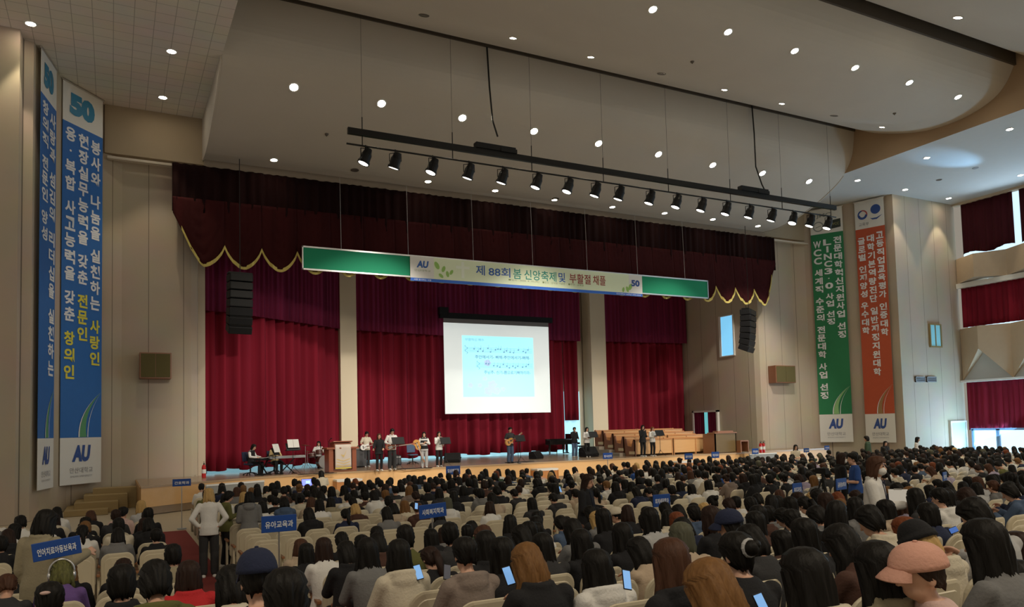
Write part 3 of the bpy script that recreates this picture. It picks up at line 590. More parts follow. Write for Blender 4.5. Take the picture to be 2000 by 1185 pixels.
# vertical banners
def vbanner(name, label, tl, tr, zb, colr, head_h, foot_h, cols, inkc, yel, head, group):
    """tl, tr: top corners; cols: list of (text, count of last letters in yellow)"""
    t = thing(name, label, 'banner', (tl.x, tl.y, zb), 0, group)
    ex = Vector((tr.x-tl.x, tr.y-tl.y, 0)); Wd = ex.length; ex.normalize(); nn = Vector((ex.y, -ex.x, 0)); Hh = tl.z-zb
    def F(off): return lambda u, v: tuple(ex*u+nn*off+Vector((0, 0, v)))
    def rect(mt, nm, u0, u1, v0, v1, off):
        m = MB(); a = F(off); b2 = F(off-.012); q = [a(u0, v0), a(u1, v0), a(u1, v1), a(u0, v1)]; r = [b2(u0, v0), b2(u1, v0), b2(u1, v1), b2(u0, v1)]
        m.rings([q, r]); return m.build(nm, mt, t)
    rect(colr, 'cloth', 0, Wd, foot_h, Hh-head_h, .05); rect(M_white, 'header', 0, Wd, Hh-head_h, Hh, .05); rect(M_white, 'footer', 0, Wd, 0, foot_h, .05)
    m = MB(); m.cyl(F(.05)(-.05, Hh), F(.05)(Wd+.05, Hh), .035); m.build('rod', M_steel, t)
    ink = [MB(), MB()]; n = len(cols)
    for ci, (txt, ny, v0, v1) in enumerate(cols):
        cu = Wd*(1-(ci+.5)/n*.94-.03); L = [ch for ch in txt]; units = sum(.45 if ch == ' ' else 1 for ch in L); hgt = (v1-v0)/units; v = v1
        for k, ch in enumerate(L):
            if ch == ' ': v -= hgt*.45; continue
            small = ch in '·.'
            put_text(ink[1 if k >= len(L)-ny else 0], ch, F(.064), cu, v-hgt*.5, w=(Wd/n*.16 if small else Wd/n*(.2 if ch == 'I' else .74)), h=(hgt*.14 if small else hgt*.84), bold=.034); v -= hgt
    ink[0].build('lettering', M_txt, t, recalc=False)
    if ink[1].v: ink[1].build('lettering', yel, t, recalc=False)
    m = MB(); put_text(m, 'AU', F(.064), Wd*.5, foot_h*.66, w=Wd*.42, h=foot_h*.36, bold=.06, shear=.12); m.build('logo', ML['navy'], t, recalc=False)
    m = MB(); put_text(m, '안산대학교', F(.064), Wd*.5, foot_h*.3, w=Wd*.56, h=foot_h*.12, bold=.005); put_text(m, 'ANSAN UNIVERSITY', F(.064), Wd*.5, foot_h*.17, w=Wd*.54, h=foot_h*.04, bold=0); m.build('lettering', mat('ink_grey', (.3, .3, .32), .6), t, recalc=False)
    m = MB(); N = 10                                         # printed ribbon near the foot
    def rb(u0, u1, w_):
        pts = [(u0+(u1-u0)*(k/N)**2.2, foot_h+.02+1.75*k/N) for k in range(N+1)]
        for k in range(N):
            (a, b0), (c_, d0) = pts[k], pts[k+1]; wa, wc = w_*(1-k/N), w_*(1-(k+1)/N)
            m.add([F(.066)(a*Wd, b0), F(.066)((a+wa)*Wd, b0), F(.066)((c_+wc)*Wd, d0), F(.066)(c_*Wd, d0)], [(0, 1, 2, 3)])
    rb(.45, .99, .17); m.build('ribbon_print', inkc, t, recalc=False); m = MB(); rb(.42, .98, .03); rb(.64, .995, .02); m.build('ribbon_edge', M_txt, t, recalc=False)
    head(t, F, Wd, Hh, head_h); return t
def head50(t, F, Wd, Hh, hd):
    m = MB(); put_text(m, '50', F(.064), Wd*.47, Hh-hd*.5, w=Wd*.62, h=hd*.56, bold=.075); m.build('logo', mat('logo_teal', (.02, .22, .4), .5), t, recalc=False)
YEL = mat('yellow_print', (.75, .68, .06), .6)
ML['green_ribbon'] = mat('ink_green_ribbon', (.1, .32, .14), .6)
tl, tr = at_z(121, 154, 16.28), at_z(199, 197, 16.28)
zb = 1.0
H_ = 15.28
vbanner('hanging_banner', 'wider blue banner with yellow-ended white lettering on the wall, fully facing', Vector((tl.x, tl.y, 16.28)), Vector((tr.x, tr.y, 16.28)), zb, mat('banner_blue', (.02, .14, .46), .6, var=.06), 1.55, 1.75,
        [('봉사와 나눔을 실천하는 사랑인', 3, 4.5, 13.5), ('현장실무능력을 갖춘 전문인', 3, 5.4, 13.55), ('융·복합 사고능력을 갖춘 창의인', 3, 3.9, 13.6)], ML['green_ribbon'], YEL, head50, 'tall vertical banners')
tl, tr = at_z(78, 92, 16.28), at_z(108, 137, 16.28)
vbanner('hanging_banner', 'blue banner seen edge-on, nearest the wall corner and pilaster', Vector((tl.x, tl.y, 16.28)), Vector((tr.x, tr.y, 16.28)), 1.0, MATS['banner_blue'], 1.55, 1.75,
        [('사랑과 섬김의 리더십을 실천하는', 0, 3.9, 13.5), ('창의적 전문인 양성', 0, 8.6, 13.6)], ML['green_ribbon'], YEL, head50, 'tall vertical banners')
def headg(t, F, Wd, Hh, hd):
    def ring(m, cu, cv, r0, r1, a0=0, a1=2*PI, n=24):
        for k in range(n):
            q = [a0+(a1-a0)*k/n, a0+(a1-a0)*(k+1)/n]
            m.add([F(.064)(cu+r*math.cos(a), cv+r*math.sin(a)) for r, a in ((r0, q[0]), (r1, q[0]), (r1, q[1]), (r0, q[1]))], [(0, 1, 2, 3)])
    m = MB(); ring(m, Wd*.25, Hh-hd*.7, Wd*.13, Wd*.17); m.add([F(.064)(Wd*u, Hh-hd*v) for u, v in ((.16, .72), (.34, .66), (.34, .69), (.16, .75))], [(0, 1, 2, 3)]); put_text(m, 'JMC', F(.064), Wd*.42, Hh-hd*.28, w=Wd*.46, h=hd*.2, bold=.03); m.build('logo', mat('logo_grey', (.3, .32, .3), .6), t, recalc=False)
    m = MB(); m.add([F(.064)(Wd*u, Hh-hd*v) for u, v in ((.6, .86), (.94, .82), (.94, .48), (.6, .52))], [(0, 1, 2, 3)]); m.build('logo', mat('logo_dark', (.03, .04, .03), .6), t, recalc=False)
    m = MB(); put_text(m, 'WCC', F(.068), Wd*.77, Hh-hd*.67, w=Wd*.25, h=hd*.1, bold=.01); m.build('lettering', mat('logo_gold', (.35, .33, .12), .6), t, recalc=False)
vbanner('hanging_banner', 'tall green banner with three columns of white lettering beside the proscenium', Vector((39.98, 34.38, 16.2)), Vector((40.95, 32.7, 16.2)), 1.3, mat('banner_green', (.015, .2, .075), .6, var=.06), 1.6, 1.75,
        [('전문대학혁신지원사업 선정', 0, 6.5, 13.05), ('LINC3.0 사업 선정', 0, 7.4, 12.95), ('WCC 세계적 수준의 전문대학 사업 선정', 0, 2.7, 12.9)], mat('ink_pale_green', (.25, .5, .2), .6), YEL, headg, 'tall vertical banners')
def heado(t, F, Wd, Hh, hd):
    def arc(m, cu, cv, r0, r1, a0, a1, n=20):
        for k in range(n):
            q = [a0+(a1-a0)*k/n, a0+(a1-a0)*(k+1)/n]
            m.add([F(.064)(cu+r*math.cos(a), cv+r*math.sin(a)) for r, a in ((r0, q[0]), (r1, q[0]), (r1, q[1]), (r0, q[1]))], [(0, 1, 2, 3)])
    m = MB(); arc(m, Wd*.27, Hh-hd*.5, Wd*.09, Wd*.17, PI, 2*PI); arc(m, Wd*.27, Hh-hd*.5, Wd*.12, Wd*.17, PI*.55, PI); arc(m, Wd*.72, Hh-hd*.38, 0, Wd*.17, 0, 2*PI); m.add([F(.064)(Wd*u, Hh-hd*v) for u, v in ((.52, .66), (.6, .73), (.75, .74), (.95, .6), (.75, .68), (.6, .68))], [(0, 1, 2, 3, 4, 5)]); m.build('logo', ML['navy'], t, recalc=False)
    m = MB(); arc(m, Wd*.27, Hh-hd*.5, Wd*.13, Wd*.17, -.2, PI*.55); m.build('logo', mat('logo_red', (.45, .06, .06), .6), t, recalc=False)
    m = MB(); put_text(m, '교육부', F(.064), Wd*.3, Hh-hd*.84, w=Wd*.34, h=hd*.12, bold=.01); m.build('lettering', MATS['ink_grey'], t, recalc=False)
vbanner('hanging_banner', 'tall orange-red banner with white lettering and round ministry emblem at the top', Vector((41.3, 32.05, 16.25)), Vector((41.84, 30.4, 16.25)), 1.25, mat('banner_orange', (.5, .085, .03), .6, var=.06), 1.75, 1.75,
        [('고등직업교육평가 인증대학', 0, 6.45, 12.95), ('대학기본역량진단 일반재정지원대학', 0, 4.05, 12.85), ('글로벌 인재양성 우수대학', 0, 6.65, 12.75)], mat('ink_brown', (.35, .2, .08), .6), YEL, heado, 'tall vertical banners')

# wall speakers, line arrays
for px0, px1, py0, py1, lab in ((272, 334, 689, 740, 'brown wooden loudspeaker box on the wall beside the blue banners'), (1507, 1547, 714, 748, 'brown wooden loudspeaker box on the wall beside the green banner')):
    a = at_y(px0, py0, 34.9); e = at_y(px1, py1, 34.9); t = thing('wall_speaker', lab, 'loudspeaker', ((a.x+e.x)/2, 35.2, min(a.z, e.z)), 0, 'wall speaker boxes'); w_ = (e.x-a.x)/2; h_ = abs(a.z-e.z)
    MB().bb(-w_, w_, -.62, 0, 0, h_).build('cabinet', M_pewd, t, bevel=.015); MB().bb(-w_+.05, -.01, -.64, -.6, .05, h_-.05).bb(.01, w_-.05, -.64, -.6, .05, h_-.05).build('grille', mat('grille_olive', (.11, .09, .03), .9), t)
for px0, px1, py0, py1, yy_, lab, rz in ((442, 497, 533, 649, 33.6, 'dark hanging line array of stacked loudspeakers in front of the curtain', .1), (1444, 1487, 604, 686, 33.6, 'black hanging line array curving down beside the tall blue window', .55)):
    a = at_y(px0, py0, yy_); e = at_y(px1, py1, yy_); w_ = abs(e.x-a.x)/2*.86; h_ = a.z-e.z if a.z > e.z else e.z-a.z
    t = thing('line_array', lab, 'loudspeaker', ((a.x+e.x)/2, yy_, max(a.z, e.z)), rz, 'hanging line arrays'); n = 7
    for k in range(n):
        tilt = -.035*k*k/3; zc_ = -h_*(k+.5)/n; b = MB(); dy = -.02*k*k*.4
        b.box((0, .1+dy*.3+.012*k*k*.6, zc_), (2*w_, .62, h_/n*.92), rx=-tilt); o = b.build('cabinet', M_black, t, bevel=.03)
        MB().box((0, -.22+.012*k*k*.6, zc_), (2*w_*.92, .03, h_/n*.8), rx=-tilt).build('grille', M_blackm, o)
    MB().bb(-w_, w_, -.1, .3, 0, .06).bb(-.014, .014, .04, .07, 0, 14.4-t.location.z).build('rigging', M_blackm, t)
if 1:
    a = at_y(183, 735, 34.8); tag(MB().bb(-.08, .08, -.06, .06, -.22, .22).build('wall_switch_box', M_organ, None, loc=(a.x+.1, a.y, a.z)), 'tiny brown box on the wall beside the wide blue banner edge', 'wall box')

# lighting truss and lanterns
TY = 27.62
a = at_y(679, 252, TY); e = at_y(1632, 408, TY); tz = (a.z+e.z)/2
tr_ = thing('lighting_bar', 'long black lighting bar hung on wires below the curved ceiling', 'lighting bar', ((a.x+e.x)/2, TY, tz)); L_ = (e.x-a.x)/2
MB().bb(-L_, L_, -.07, .07, -.12, .12).build('trough', M_blackm, tr_)
MB().cyl((-L_-.05, 0, -.5), (L_, 0, -.5), .035).build('pipe', M_blackm, tr_)
for px in (708, 884, 1038, 1177, 1303, 1423, 1523, 1617):
    x = at_y(px, 300, TY).x-tr_.location.x; MB().cyl((x, 0, .1), (x, 0, 18.5-tz), .006, n=6).cyl((x, 0, -.5), (x, 0, .6), .02, n=6).build('suspension_wire', M_blackm, tr_)
for px in (967, 1468):
    x = at_y(px, 300, TY).x-tr_.location.x; MB().bb(x-.9, x+.9, -.14, .14, .12, .34).bb(x+.2, x+.95, -.16, .16, .1, .26).build('junction_box', M_black, tr_)
for i, (pts, lab) in enumerate((([(951, 92), (956, 170), (962, 235), (972, 267)], 'dark power cable hanging to the lighting bar, nearer the tiled ceiling'), ([(1468, 198), (1473, 260), (1476, 325), (1488, 360), (1495, 374)], 'dark power cable hanging to the lighting bar, nearer the green banner'))):
    tag(MB().tube([at_y(x, y, 27.63) for x, y in pts], .035, 6).build('power_cable', M_blackm), lab, 'cable', 'power cables')
PAR = [(714, 290), (772, 300), (845, 315), (916, 326), (982, 337), (1049, 348), (1110, 355), (1164, 365), (1210, 371), (1270, 380), (1322, 387), (1371, 396), (1419, 402), (1464, 408), (1508, 414), (1549, 421), (1583, 425), (1617, 430)]
par0 = None
for i, (px, py) in enumerate(PAR):
    p = at_y(px, py, TY); x = p.x
    if par0 is None:
        par0 = thing('stage_lantern', '', 'stage light', (x, TY, tz-.5), 0, 'stage lanterns on the bar'); t = par0
        b = MB(); b.cyl((0, 0, .04), (0, 0, -.1), .03); b.tube([(-.22, 0, -.42), (-.22, 0, -.12), (0, 0, -.08), (.22, 0, -.12), (.22, 0, -.42)], .018, 6); b.build('yoke', M_blackm, t)
        d = Vector((-.3, .2, -.93)).normalized(); c0 = Vector((0, 0, -.42))
        b = MB(); s_, u_, _ = frame_of(d)
        R = [(-.36, .06), (-.34, .13), (-.2, .16), (-.1, .2), (.18, .2), (.18, .235), (.27, .235), (.27, .2), (.25, .2)]
        b.rings([[c0+d*k+(s_*math.cos(2*PI*q/16)+u_*math.sin(2*PI*q/16))*r for q in range(16)] for k, r in R]); b.build('can', M_black, t, smooth=False)
        MB().cyl(c0+d*.255, c0+d*.262, .19, n=16).build('lens', M_lampw, t)
    else: t = copy_tree(par0); t.location = (x, TY, tz-.5)
    t.rotation_euler = (0, 0, random.Random(i).uniform(-.5, .5)); t.scale = (1, 1, 1)
    t['label'] = '%s black stage lantern along the hanging bar, counted from the tiled ceiling' % ORD[i]
for x, tx_ in ((12, 9), (20, 18), (28, 27), (32.5, 35)):
    spot('stage_lantern_beam', (x, TY+.2, tz-1.1), (tx_, 38, 1.0), 2300, 66, (1, .92, .8), .6, .2)

# ------------------------------------------------------------------ people: builders
def rot_about(p, c, M): return Vector(c)+M@(Vector(p)-Vector(c))
def hand_into(mb, wr, d, nrm_, size=1., curl=.5, thumb=1):
    """palm, five unequal bent fingers; d = hand direction, nrm_ = palm normal (fingers curl towards it)"""
    d = Vector(d).normalized(); n = Vector(nrm_); n = (n-d*n.dot(d)).normalized(); s = d.cross(n)*thumb
    R = Matrix((s, d, n)).transposed(); c = Vector(wr)+d*.045*size
    mb.ell(c, (.038*size, .055*size, .018*size), 10, 6, R)
    for k, (o, L) in enumerate(((-.029, .062), (-.01, .075), (.01, .08), (.029, .07))):
        b0 = Vector(wr)+d*.085*size+s*o*size; a1 = d*math.cos(curl*.8)+n*math.sin(curl*.8); a2 = d*math.cos(curl*1.9)+n*math.sin(curl*1.9)
        b1 = b0+a1*L*.5*size; b2 = b1+a2*L*.5*size; mb.caps(b0-d*.02*size, b1, .0098*size, .009*size, 7); mb.caps(b1, b2, .009*size, .0075*size, 7)
    t0 = Vector(wr)+d*.03*size+s*.03*size; t1 = t0+(s*.7+d*.7+n*.25).normalized()*.04*size; t2 = t1+(d*.9+n*.45).normalized()*.032*size
    mb.caps(t0, t1, .012*size, .0105*size, 7); mb.caps(t1, t2, .0105*size, .0085*size, 7)
STAND = dict(hipz=.9, sh=1.37, head=(0, .035, 1.56), legs=(((.09, 0, .88), (.1, .03, .48), (.1, -.02, .07)), ((-.09, 0, .88), (-.1, .03, .48), (-.1, -.02, .07))),
             tor=(((0, 0, .86), .155, .11), ((0, 0, .95), .155, .11), ((0, 0, 1.06), .128, .09), ((0, .005, 1.22), .15, .1), ((0, 0, 1.34), .16, .09), ((0, -.005, 1.4), .1, .065), ((0, 0, 1.44), .055, .055)))
SIT = dict(hipz=.5, sh=.985, head=(0, .27, 1.165), legs=(((.09, .22, .49), (.11, .6, .5), (.11, .58, .07)), ((-.09, .22, .49), (-.11, .6, .5), (-.11, .58, .07))),
           tor=(((0, .2, .42), .16, .12), ((0, .19, .52), .16, .13), ((0, .18, .66), .135, .1), ((0, .17, .82), .155, .105), ((0, .18, .95), .165, .09), ((0, .195, 1.015), .105, .07), ((0, .21, 1.065), .055, .055)))
def head_matrix(P):
    hy, hp = P.get('yaw', 0), P.get('pitch', 0); return Euler((hp*-1, 0, hy)).to_matrix()
def body_mesh(P, vox=.0085, name='body', dec=0):
    b = MB(); T = P['tor']; b.loft(T, 16); hc = Vector(P['head']); nk = Vector(T[-1][0]); H = head_matrix(P)
    b.caps(nk-Vector((0, 0, .05)), hc-Vector((0, .0, .06)), .05, .048, 12)
    E = lambda o, r, M=None: b.ell(hc+H@Vector(o), r, 16, 12, H)
    E((0, 0, .02), (.073, .092, .1)); E((0, .022, -.055), (.056, .066, .058)); E((.074, -.005, -.01), (.012, .02, .03)); E((-.074, -.005, -.01), (.012, .02, .03))
    b.caps(hc+H@Vector((0, .09, .005)), hc+H@Vector((0, .106, -.025)), .009, .014, 8)
    sz = P['sh']; sx = P.get('shw', .165); sy = T[4][0][1]
    for k, sd in ((0, 1), (1, -1)):
        el, wr = [Vector(q) for q in P['arms'][k]]; s0 = Vector((sx*sd, sy-.005, sz-.01))
        b.caps(s0, el, .046, .037, 10); b.caps(el, wr, .037, .025, 10)
        hd = Vector(P.get('hands', ((None,), (None,)))[k][0]) if P.get('hands', ((None,), (None,)))[k][0] is not None else (wr-el)
        pn = Vector(P['palm'][k]) if P.get('palm') else Vector((-.6*sd, .2, -.5))
        hand_into(b, wr, hd, pn, 1., P.get('curl', .7), 1 if k else -1)
    for k, (h, kn, an) in enumerate(P['legs']):
        b.caps(h, kn, .075, .052, 12); b.caps(kn, an, .05, .033, 10)
        toe = P.get('toe', (0, 1, 0)); b.caps(Vector(an)+Vector((0, 0, -.03)), Vector(an)+Vector(toe)*.13+Vector((0, 0, -.04)), .033, .026, 8)
    return remesh(b, vox, name, M_skin, 2, .5, dec)
def top_mesh(P, kind='plain', vox=.013, name='top', dec=0):
    g = .016 if kind in ('plain', 'shirt', 'tee', 'vest') else .026; b = MB(); T = P['tor']
    secs = [(c, rx+g+(.03 if kind == 'coat' and i < 3 else .008 if i < 2 else 0), ry+g+(.02 if i < 3 else 0)) for i, (c, rx, ry) in enumerate(T[:-1])]
    if kind in ('coat', 'long') and P['hipz'] > .7:
        lo = .55 if kind == 'coat' else .76; secs = [((T[0][0][0], T[0][0][1], lo), T[0][1]+g+.04, T[0][2]+g+.04)]+secs
    elif P['hipz'] > .7 and kind != 'crop': secs = [((T[0][0][0], T[0][0][1], .8), T[0][1]+g+.012, T[0][2]+g+.012)]+secs
    secs.append((T[-1][0], .07, .068)); b.loft(secs, 18); sy = T[4][0][1]
    for k, sd in ((0, 1), (1, -1)):
        el, wr = [Vector(q) for q in P['arms'][k]]; s0 = Vector((P.get('shw', .165)*sd, sy-.005, P['sh']-.01)); q = g-.006
        if kind == 'vest': b.caps(s0, s0.lerp(el, .1), .05+q, .05+q, 10); continue
        if kind == 'tee': b.caps(s0, s0.lerp(el, .75), .05+q, .052+q, 10); continue
        b.caps(s0, el, .05+q, .043+q, 10); b.caps(el, el.lerp(wr, .93), .043+q, .033+q, 10)
    c = Vector(T[-2][0])
    if kind == 'hoodie':
        b.ell(c+Vector((0, -.085, -.02)), (.115, .055, .07)); b.tube([c+Vector((.115*math.cos(a), .005+.1*math.sin(a), .015-.03*math.sin(a))) for a in [PI*1.02+PI*k/8*.98 for k in range(-3, 12)]], .032, 8)
    if kind in ('coat', 'jacket', 'shirt'):
        b.tube([c+Vector((.085*math.cos(a), .01+.075*math.sin(a), .03)) for a in [-PI*1.25+PI*1.5*k/10 for k in range(11)]], .02 if kind == 'shirt' else .027, 8)
    return remesh(b, vox, name, CLO['grey'], 3, .5, dec)
def legs_mesh(P, kind='trousers', vox=.013, name='trousers', dec=0):
    b = MB(); T = P['tor']; w_ = .024 if kind == 'wide' else .012
    b.loft([((T[0][0][0], T[0][0][1], T[0][0][2]-.04), .15, .11), (T[0][0], T[0][1]+.014, T[0][2]+.014), (T[1][0], T[1][1]+.012, T[1][2]+.012)], 16)
    for h, kn, an in P['legs']:
        an = Vector(an); b.caps(h, kn, .08+w_*.6, .058+w_, 12); b.caps(kn, an+Vector((0, 0, .03)), .057+w_, .044+w_*1.3, 12)
    return remesh(b, vox, name, CLO['black'], 3, .5, dec)
def shoes_mesh(P, vox=.01, name='shoes'):
    b = MB(); toe = Vector(P.get('toe', (0, 1, 0)))
    for h, kn, an in P['legs']:
        an = Vector(an); g = Vector((an.x, an.y, an.z-.045)); b.caps(g-toe*.05, g+toe*.15, .042, .036, 10); b.caps(g, an+Vector((0, 0, .02)), .045, .045, 10)
    return remesh(b, vox, name, CLO['white'], 2)
def hair_mesh(P, style, vox=0, seed=1, name='hair', lod=1):
    rn = random.Random(seed); hc = Vector(P['head'])+Vector((0, 0, .01)); H = head_matrix(P); b = MB()
    top = [(.131, .012, .014, 1), (.122, .045, .055, 1), (.098, .072, .088, 1), (.062, .087, .107, .97)]
    low = dict(short=[(.03, .09, .11, .68), (-.01, .091, .111, .6), (-.055, .087, .107, .5), (-.1, .073, .093, .38)],
               crop=[(.03, .086, .106, .66), (-.01, .084, .103, .56), (-.045, .078, .098, .42), (-.06, .07, .09, .36)],
               bob=[(.03, .092, .112, .68), (-.03, .098, .112, .62), (-.09, .105, .112, .58), (-.14, .106, .108, .55), (-.17, .098, .1, .52)],
               long=[(.03, .091, .112, .68), (-.04, .096, .112, .62), (-.1, .101, .112, .57), (-.16, .106, .116, .52), (-.22, .111, .121, .48), (-.29, .107, .122, .44), (-.34, .085, .112, .4)],
               longer=[(.03, .093, .114, .68), (-.04, .1, .115, .62), (-.11, .109, .117, .57), (-.18, .119, .122, .53), (-.26, .128, .127, .5), (-.34, .127, .127, .46), (-.42, .1, .116, .4)],
               tied=[(.03, .086, .106, .68), (-.01, .084, .103, .6), (-.05, .075, .097, .5), (-.085, .05, .082, .36)])
    rows = top+low['tied' if style in ('bun', 'pony') else 'crop' if style == 'capcrop' else style]; nu = 46 if lod else 14; k1, k2 = rn.uniform(0, 6), rn.uniform(0, 6); amp = {'crop': .055, 'short': .05, 'capcrop': .03}.get(style, .045); sway = rn.uniform(-.05, .05); part = rn.uniform(-.12, .12)
    if not lod: rows = rows[::2] if len(rows) % 2 else rows[::2]+[rows[-1]]
    cy = .005
    def P_(u, j, inner):
        z, rx, ry, A = rows[j]; a = (2*u-1)*A*PI; r = 1-.5*inner*(1 if z > .05 else (.45 if z > -.1 else .3))
        r *= 1+amp*(math.sin(9*a+k1+z*14)+.9*math.sin(19*a+k2-z*13)+.8*math.sin(37*a+k1+z*6))*(1-inner)*(.35 if z > .1 else 1+max(0, -z-.05)*2.2)
        if .05 < z < .125 and not inner: r *= 1-.06*math.exp(-((abs(a)-PI+part)/.16)**2)
        zz = z+((.04*math.sin(6*a+k1)+.03*math.sin(15*a+k2)+rn.uniform(-.02, .02))*(1 if z < -.12 else .3) if j == len(rows)-1 else 0)
        if inner: zz = z*.9 if z > .05 else z
        return Vector((rx*r*math.sin(a)+sway*max(0, -z-.08), cy-ry*r*math.cos(a), zz))
    n = len(rows); O = [[P_(i/nu, j, 0) for i in range(nu+1)] for j in range(n)]; I = [[P_(i/nu, j, 1) for i in range(nu+1)] for j in range(n)]
    tw = lambda p: hc+H@p if p.z > -.1 else hc+H@Vector((p.x, p.y, -.1))+(p-Vector((p.x, p.y, -.1)))*.97
    vs = [tw(p) for r in O for p in r]+[tw(p) for r in I for p in r]; K = nu+1; N = n*K; fs = []
    for j in range(n-1):
        for i in range(nu): fs += [(j*K+i, j*K+i+1, (j+1)*K+i+1, (j+1)*K+i), (N+j*K+i, N+(j+1)*K+i, N+(j+1)*K+i+1, N+j*K+i+1)]
        for i in (0, nu): fs.append((j*K+i, (j+1)*K+i, N+(j+1)*K+i, N+j*K+i))
    for i in range(nu): fs += [((n-1)*K+i, (n-1)*K+i+1, N+(n-1)*K+i+1, N+(n-1)*K+i), (i, N+i, N+i+1, i+1)]
    b.add(vs, fs)
    if style == 'bun': b.ell(hc+H@Vector((.0, -.115, .035)), (.048, .045, .045), 12, 8); b.ell(hc+H@Vector((.02, -.13, .05)), (.03, .03, .03), 8, 6)
    if style == 'pony': b.tube([hc+H@Vector((0, -.1, .02)), hc+H@Vector((0, -.14, .01)), hc+H@Vector((0, -.15, -.08)), hc+H@Vector((0, -.13, -.2)), hc+H@Vector((0, -.12, -.27))], [.025, .035, .04, .035, .015], 10)
    return b.mesh(name, HAIR['black'], True)
def cap_mesh(P, style='cap', back=False):
    b = MB(); hc = Vector(P['head'])+Vector((0, 0, .01)); H = head_matrix(P); n = 24; R = []
    z0 = .035 if style == 'cap' else .0
    for k in range(9):
        a = PI/2*k/8; r = math.cos(a)**.8 if k < 8 else .02; R.append([hc+H@Vector((.107*r*math.sin(2*PI*q/n), .005-.128*r*math.cos(2*PI*q/n), z0+(.122 if style == 'cap' else .158)*math.sin(a))) for q in range(n)])
    if style == 'beanie': R = [[p+H@Vector((0, 0, .0))+(p-hc-H@Vector((0, 0, p.z-hc.z)))*.06 for p in R[0]], [p+(p-hc)*.05+H@Vector((0, 0, .045)) for p in R[0]]]+R[1:]
    b.rings(R)
    if style == 'cap':
        sg = -1 if back else 1
        def br(u, v):
            a = (u-.5)*1.7; r0 = .112; r1 = r0+.08*max(0.02, math.cos((u-.5)*3.0))**.5; r = r0-.01+(r1-r0+.01)*v
            return hc+H@Vector((.9*r*math.sin(a), sg*(r*math.cos(a)), z0+.012-.035*v*v-.02*abs(u-.5)*v*2+.012*(1-v)))
        b.sheet(br, 12, 4, (0, 0, -.006)); b.ell(hc+H@Vector((0, .0, z0+.124)), (.012, .012, .006), 8, 4)
    return b.mesh('cap', CLO['black'], True)
def face_meshes(P):
    hc = Vector(P['head']); H = head_matrix(P); e = MB(); m = MB()
    for s in (-1, 1):
        e.ell(hc+H@Vector((s*.03, .085, .012)), (.014, .008, .007), 8, 6, H); e.box(hc+H@Vector((s*.031, .091, .034)), (.034, .006, .006))
    m.ell(hc+H@Vector((0, .088, -.058)), (.021, .008, .007), 10, 6, H)
    return e.mesh('eyes', M_black, True), m.mesh('mouth', M_lip, True)
def mask_mesh(P):
    hc = Vector(P['head']); H = head_matrix(P); b = MB()
    b.ell(hc+H@Vector((0, .048, -.045)), (.064, .067, .055), 16, 10, H); return b.mesh('face_mask', CLO['white'], True)
DEF_ARMS = dict(hang=(((.2, -.02, 1.1), (.2, .06, .86)), ((-.2, -.02, 1.1), (-.2, .06, .86))),
                guitar=(((.27, -.02, 1.12), (.1, .2, 1.0)), ((-.27, .03, 1.12), (-.34, .24, 1.13))),
                mic=(((.21, .1, 1.13), (.05, .17, 1.36)), ((-.21, .02, 1.1), (-.14, .22, 1.05))),
                read=(((.21, .02, 1.1), (.1, .26, 1.1)), ((-.21, .02, 1.1), (-.1, .26, 1.1))),
                hips=(((.3, -.06, 1.12), (.18, .03, .98)), ((-.3, -.06, 1.12), (-.18, .03, .98))),
                phone=(((.2, .02, 1.1), (.06, .24, 1.16)), ((-.2, .02, 1.1), (-.05, .25, 1.12))))
def stander(name_label, x, y, z, rz, arms='hang', hair='long', hcol='black', top='plain', tcol='black', legs='trousers', lcol='black', shoes='white', h=1.65, pitch=.05, yaw=0, face=True, cap=None, group=None, mask=False, pose=None, shw=None, extra=None):
    P = dict(STAND); P['arms'] = DEF_ARMS[arms] if isinstance(arms, str) else arms; P['pitch'] = pitch; P['yaw'] = yaw
    P['head'] = (0, .035+.12*max(0, pitch-.1), 1.56-.03*max(0, pitch))
    if pose: P.update(pose)
    if shw: P['shw'] = shw
    t = thing('person', name_label, 'person', (x, y, z), rz, group, h/1.69)
    link('body', body_mesh(P), t); o = link('hair', hair_mesh(P, hair, seed=len(name_label)), t); setmat(o, HAIR[hcol])
    o = link('top', top_mesh(P, top), t); setmat(o, CLO[tcol]); o = link('trousers', legs_mesh(P, legs), t); setmat(o, CLO[lcol])
    if P['legs'] is not None: o = link('shoes', shoes_mesh(P), t); setmat(o, CLO[shoes])
    if face:
        e, m = face_meshes(P); link('eyes', e, t)
        if not mask: link('mouth', m, t)
    if mask: link('face_mask', mask_mesh(P), t)
    if cap: o = link('cap', cap_mesh(P, 'cap'), t); setmat(o, CLO[cap])
    return t

# ------------------------------------------------------------------ stage furniture and instruments
def music_stand(label, x, y, z, rz, h=1.05, paper=False, col=None, w_=.5):
    t = thing('music_stand', label, 'music stand', (x, y, z), rz, 'music stands on the stage')
    b = MB(); b.cyl((0, 0, .25), (0, 0, h-.05), .012, n=8); b.build('pole', M_blackm, t)
    b = MB()
    for k in range(3): a = k*2.094+.5; b.tube([(0, 0, .35), (.1*math.cos(a), .1*math.sin(a), .2), (.3*math.cos(a), .3*math.sin(a), .015)], .01, 6)
    b.build('tripod', M_blackm, t)
    b = MB(); b.box((0, 0, h+.12), (w_, .015, .34), rx=.5).box((0, -.1, h-.03), (w_, .06, .015), rx=.5); b.build('desk', M_black, t)
    if paper:
        b = MB(); b.box((-.13, .04, h+.26), (.25, .006, .36), rx=.3).box((.13, .04, h+.26), (.25, .006, .36), rx=.3); b.build('sheet_music', M_white, t)
    return t
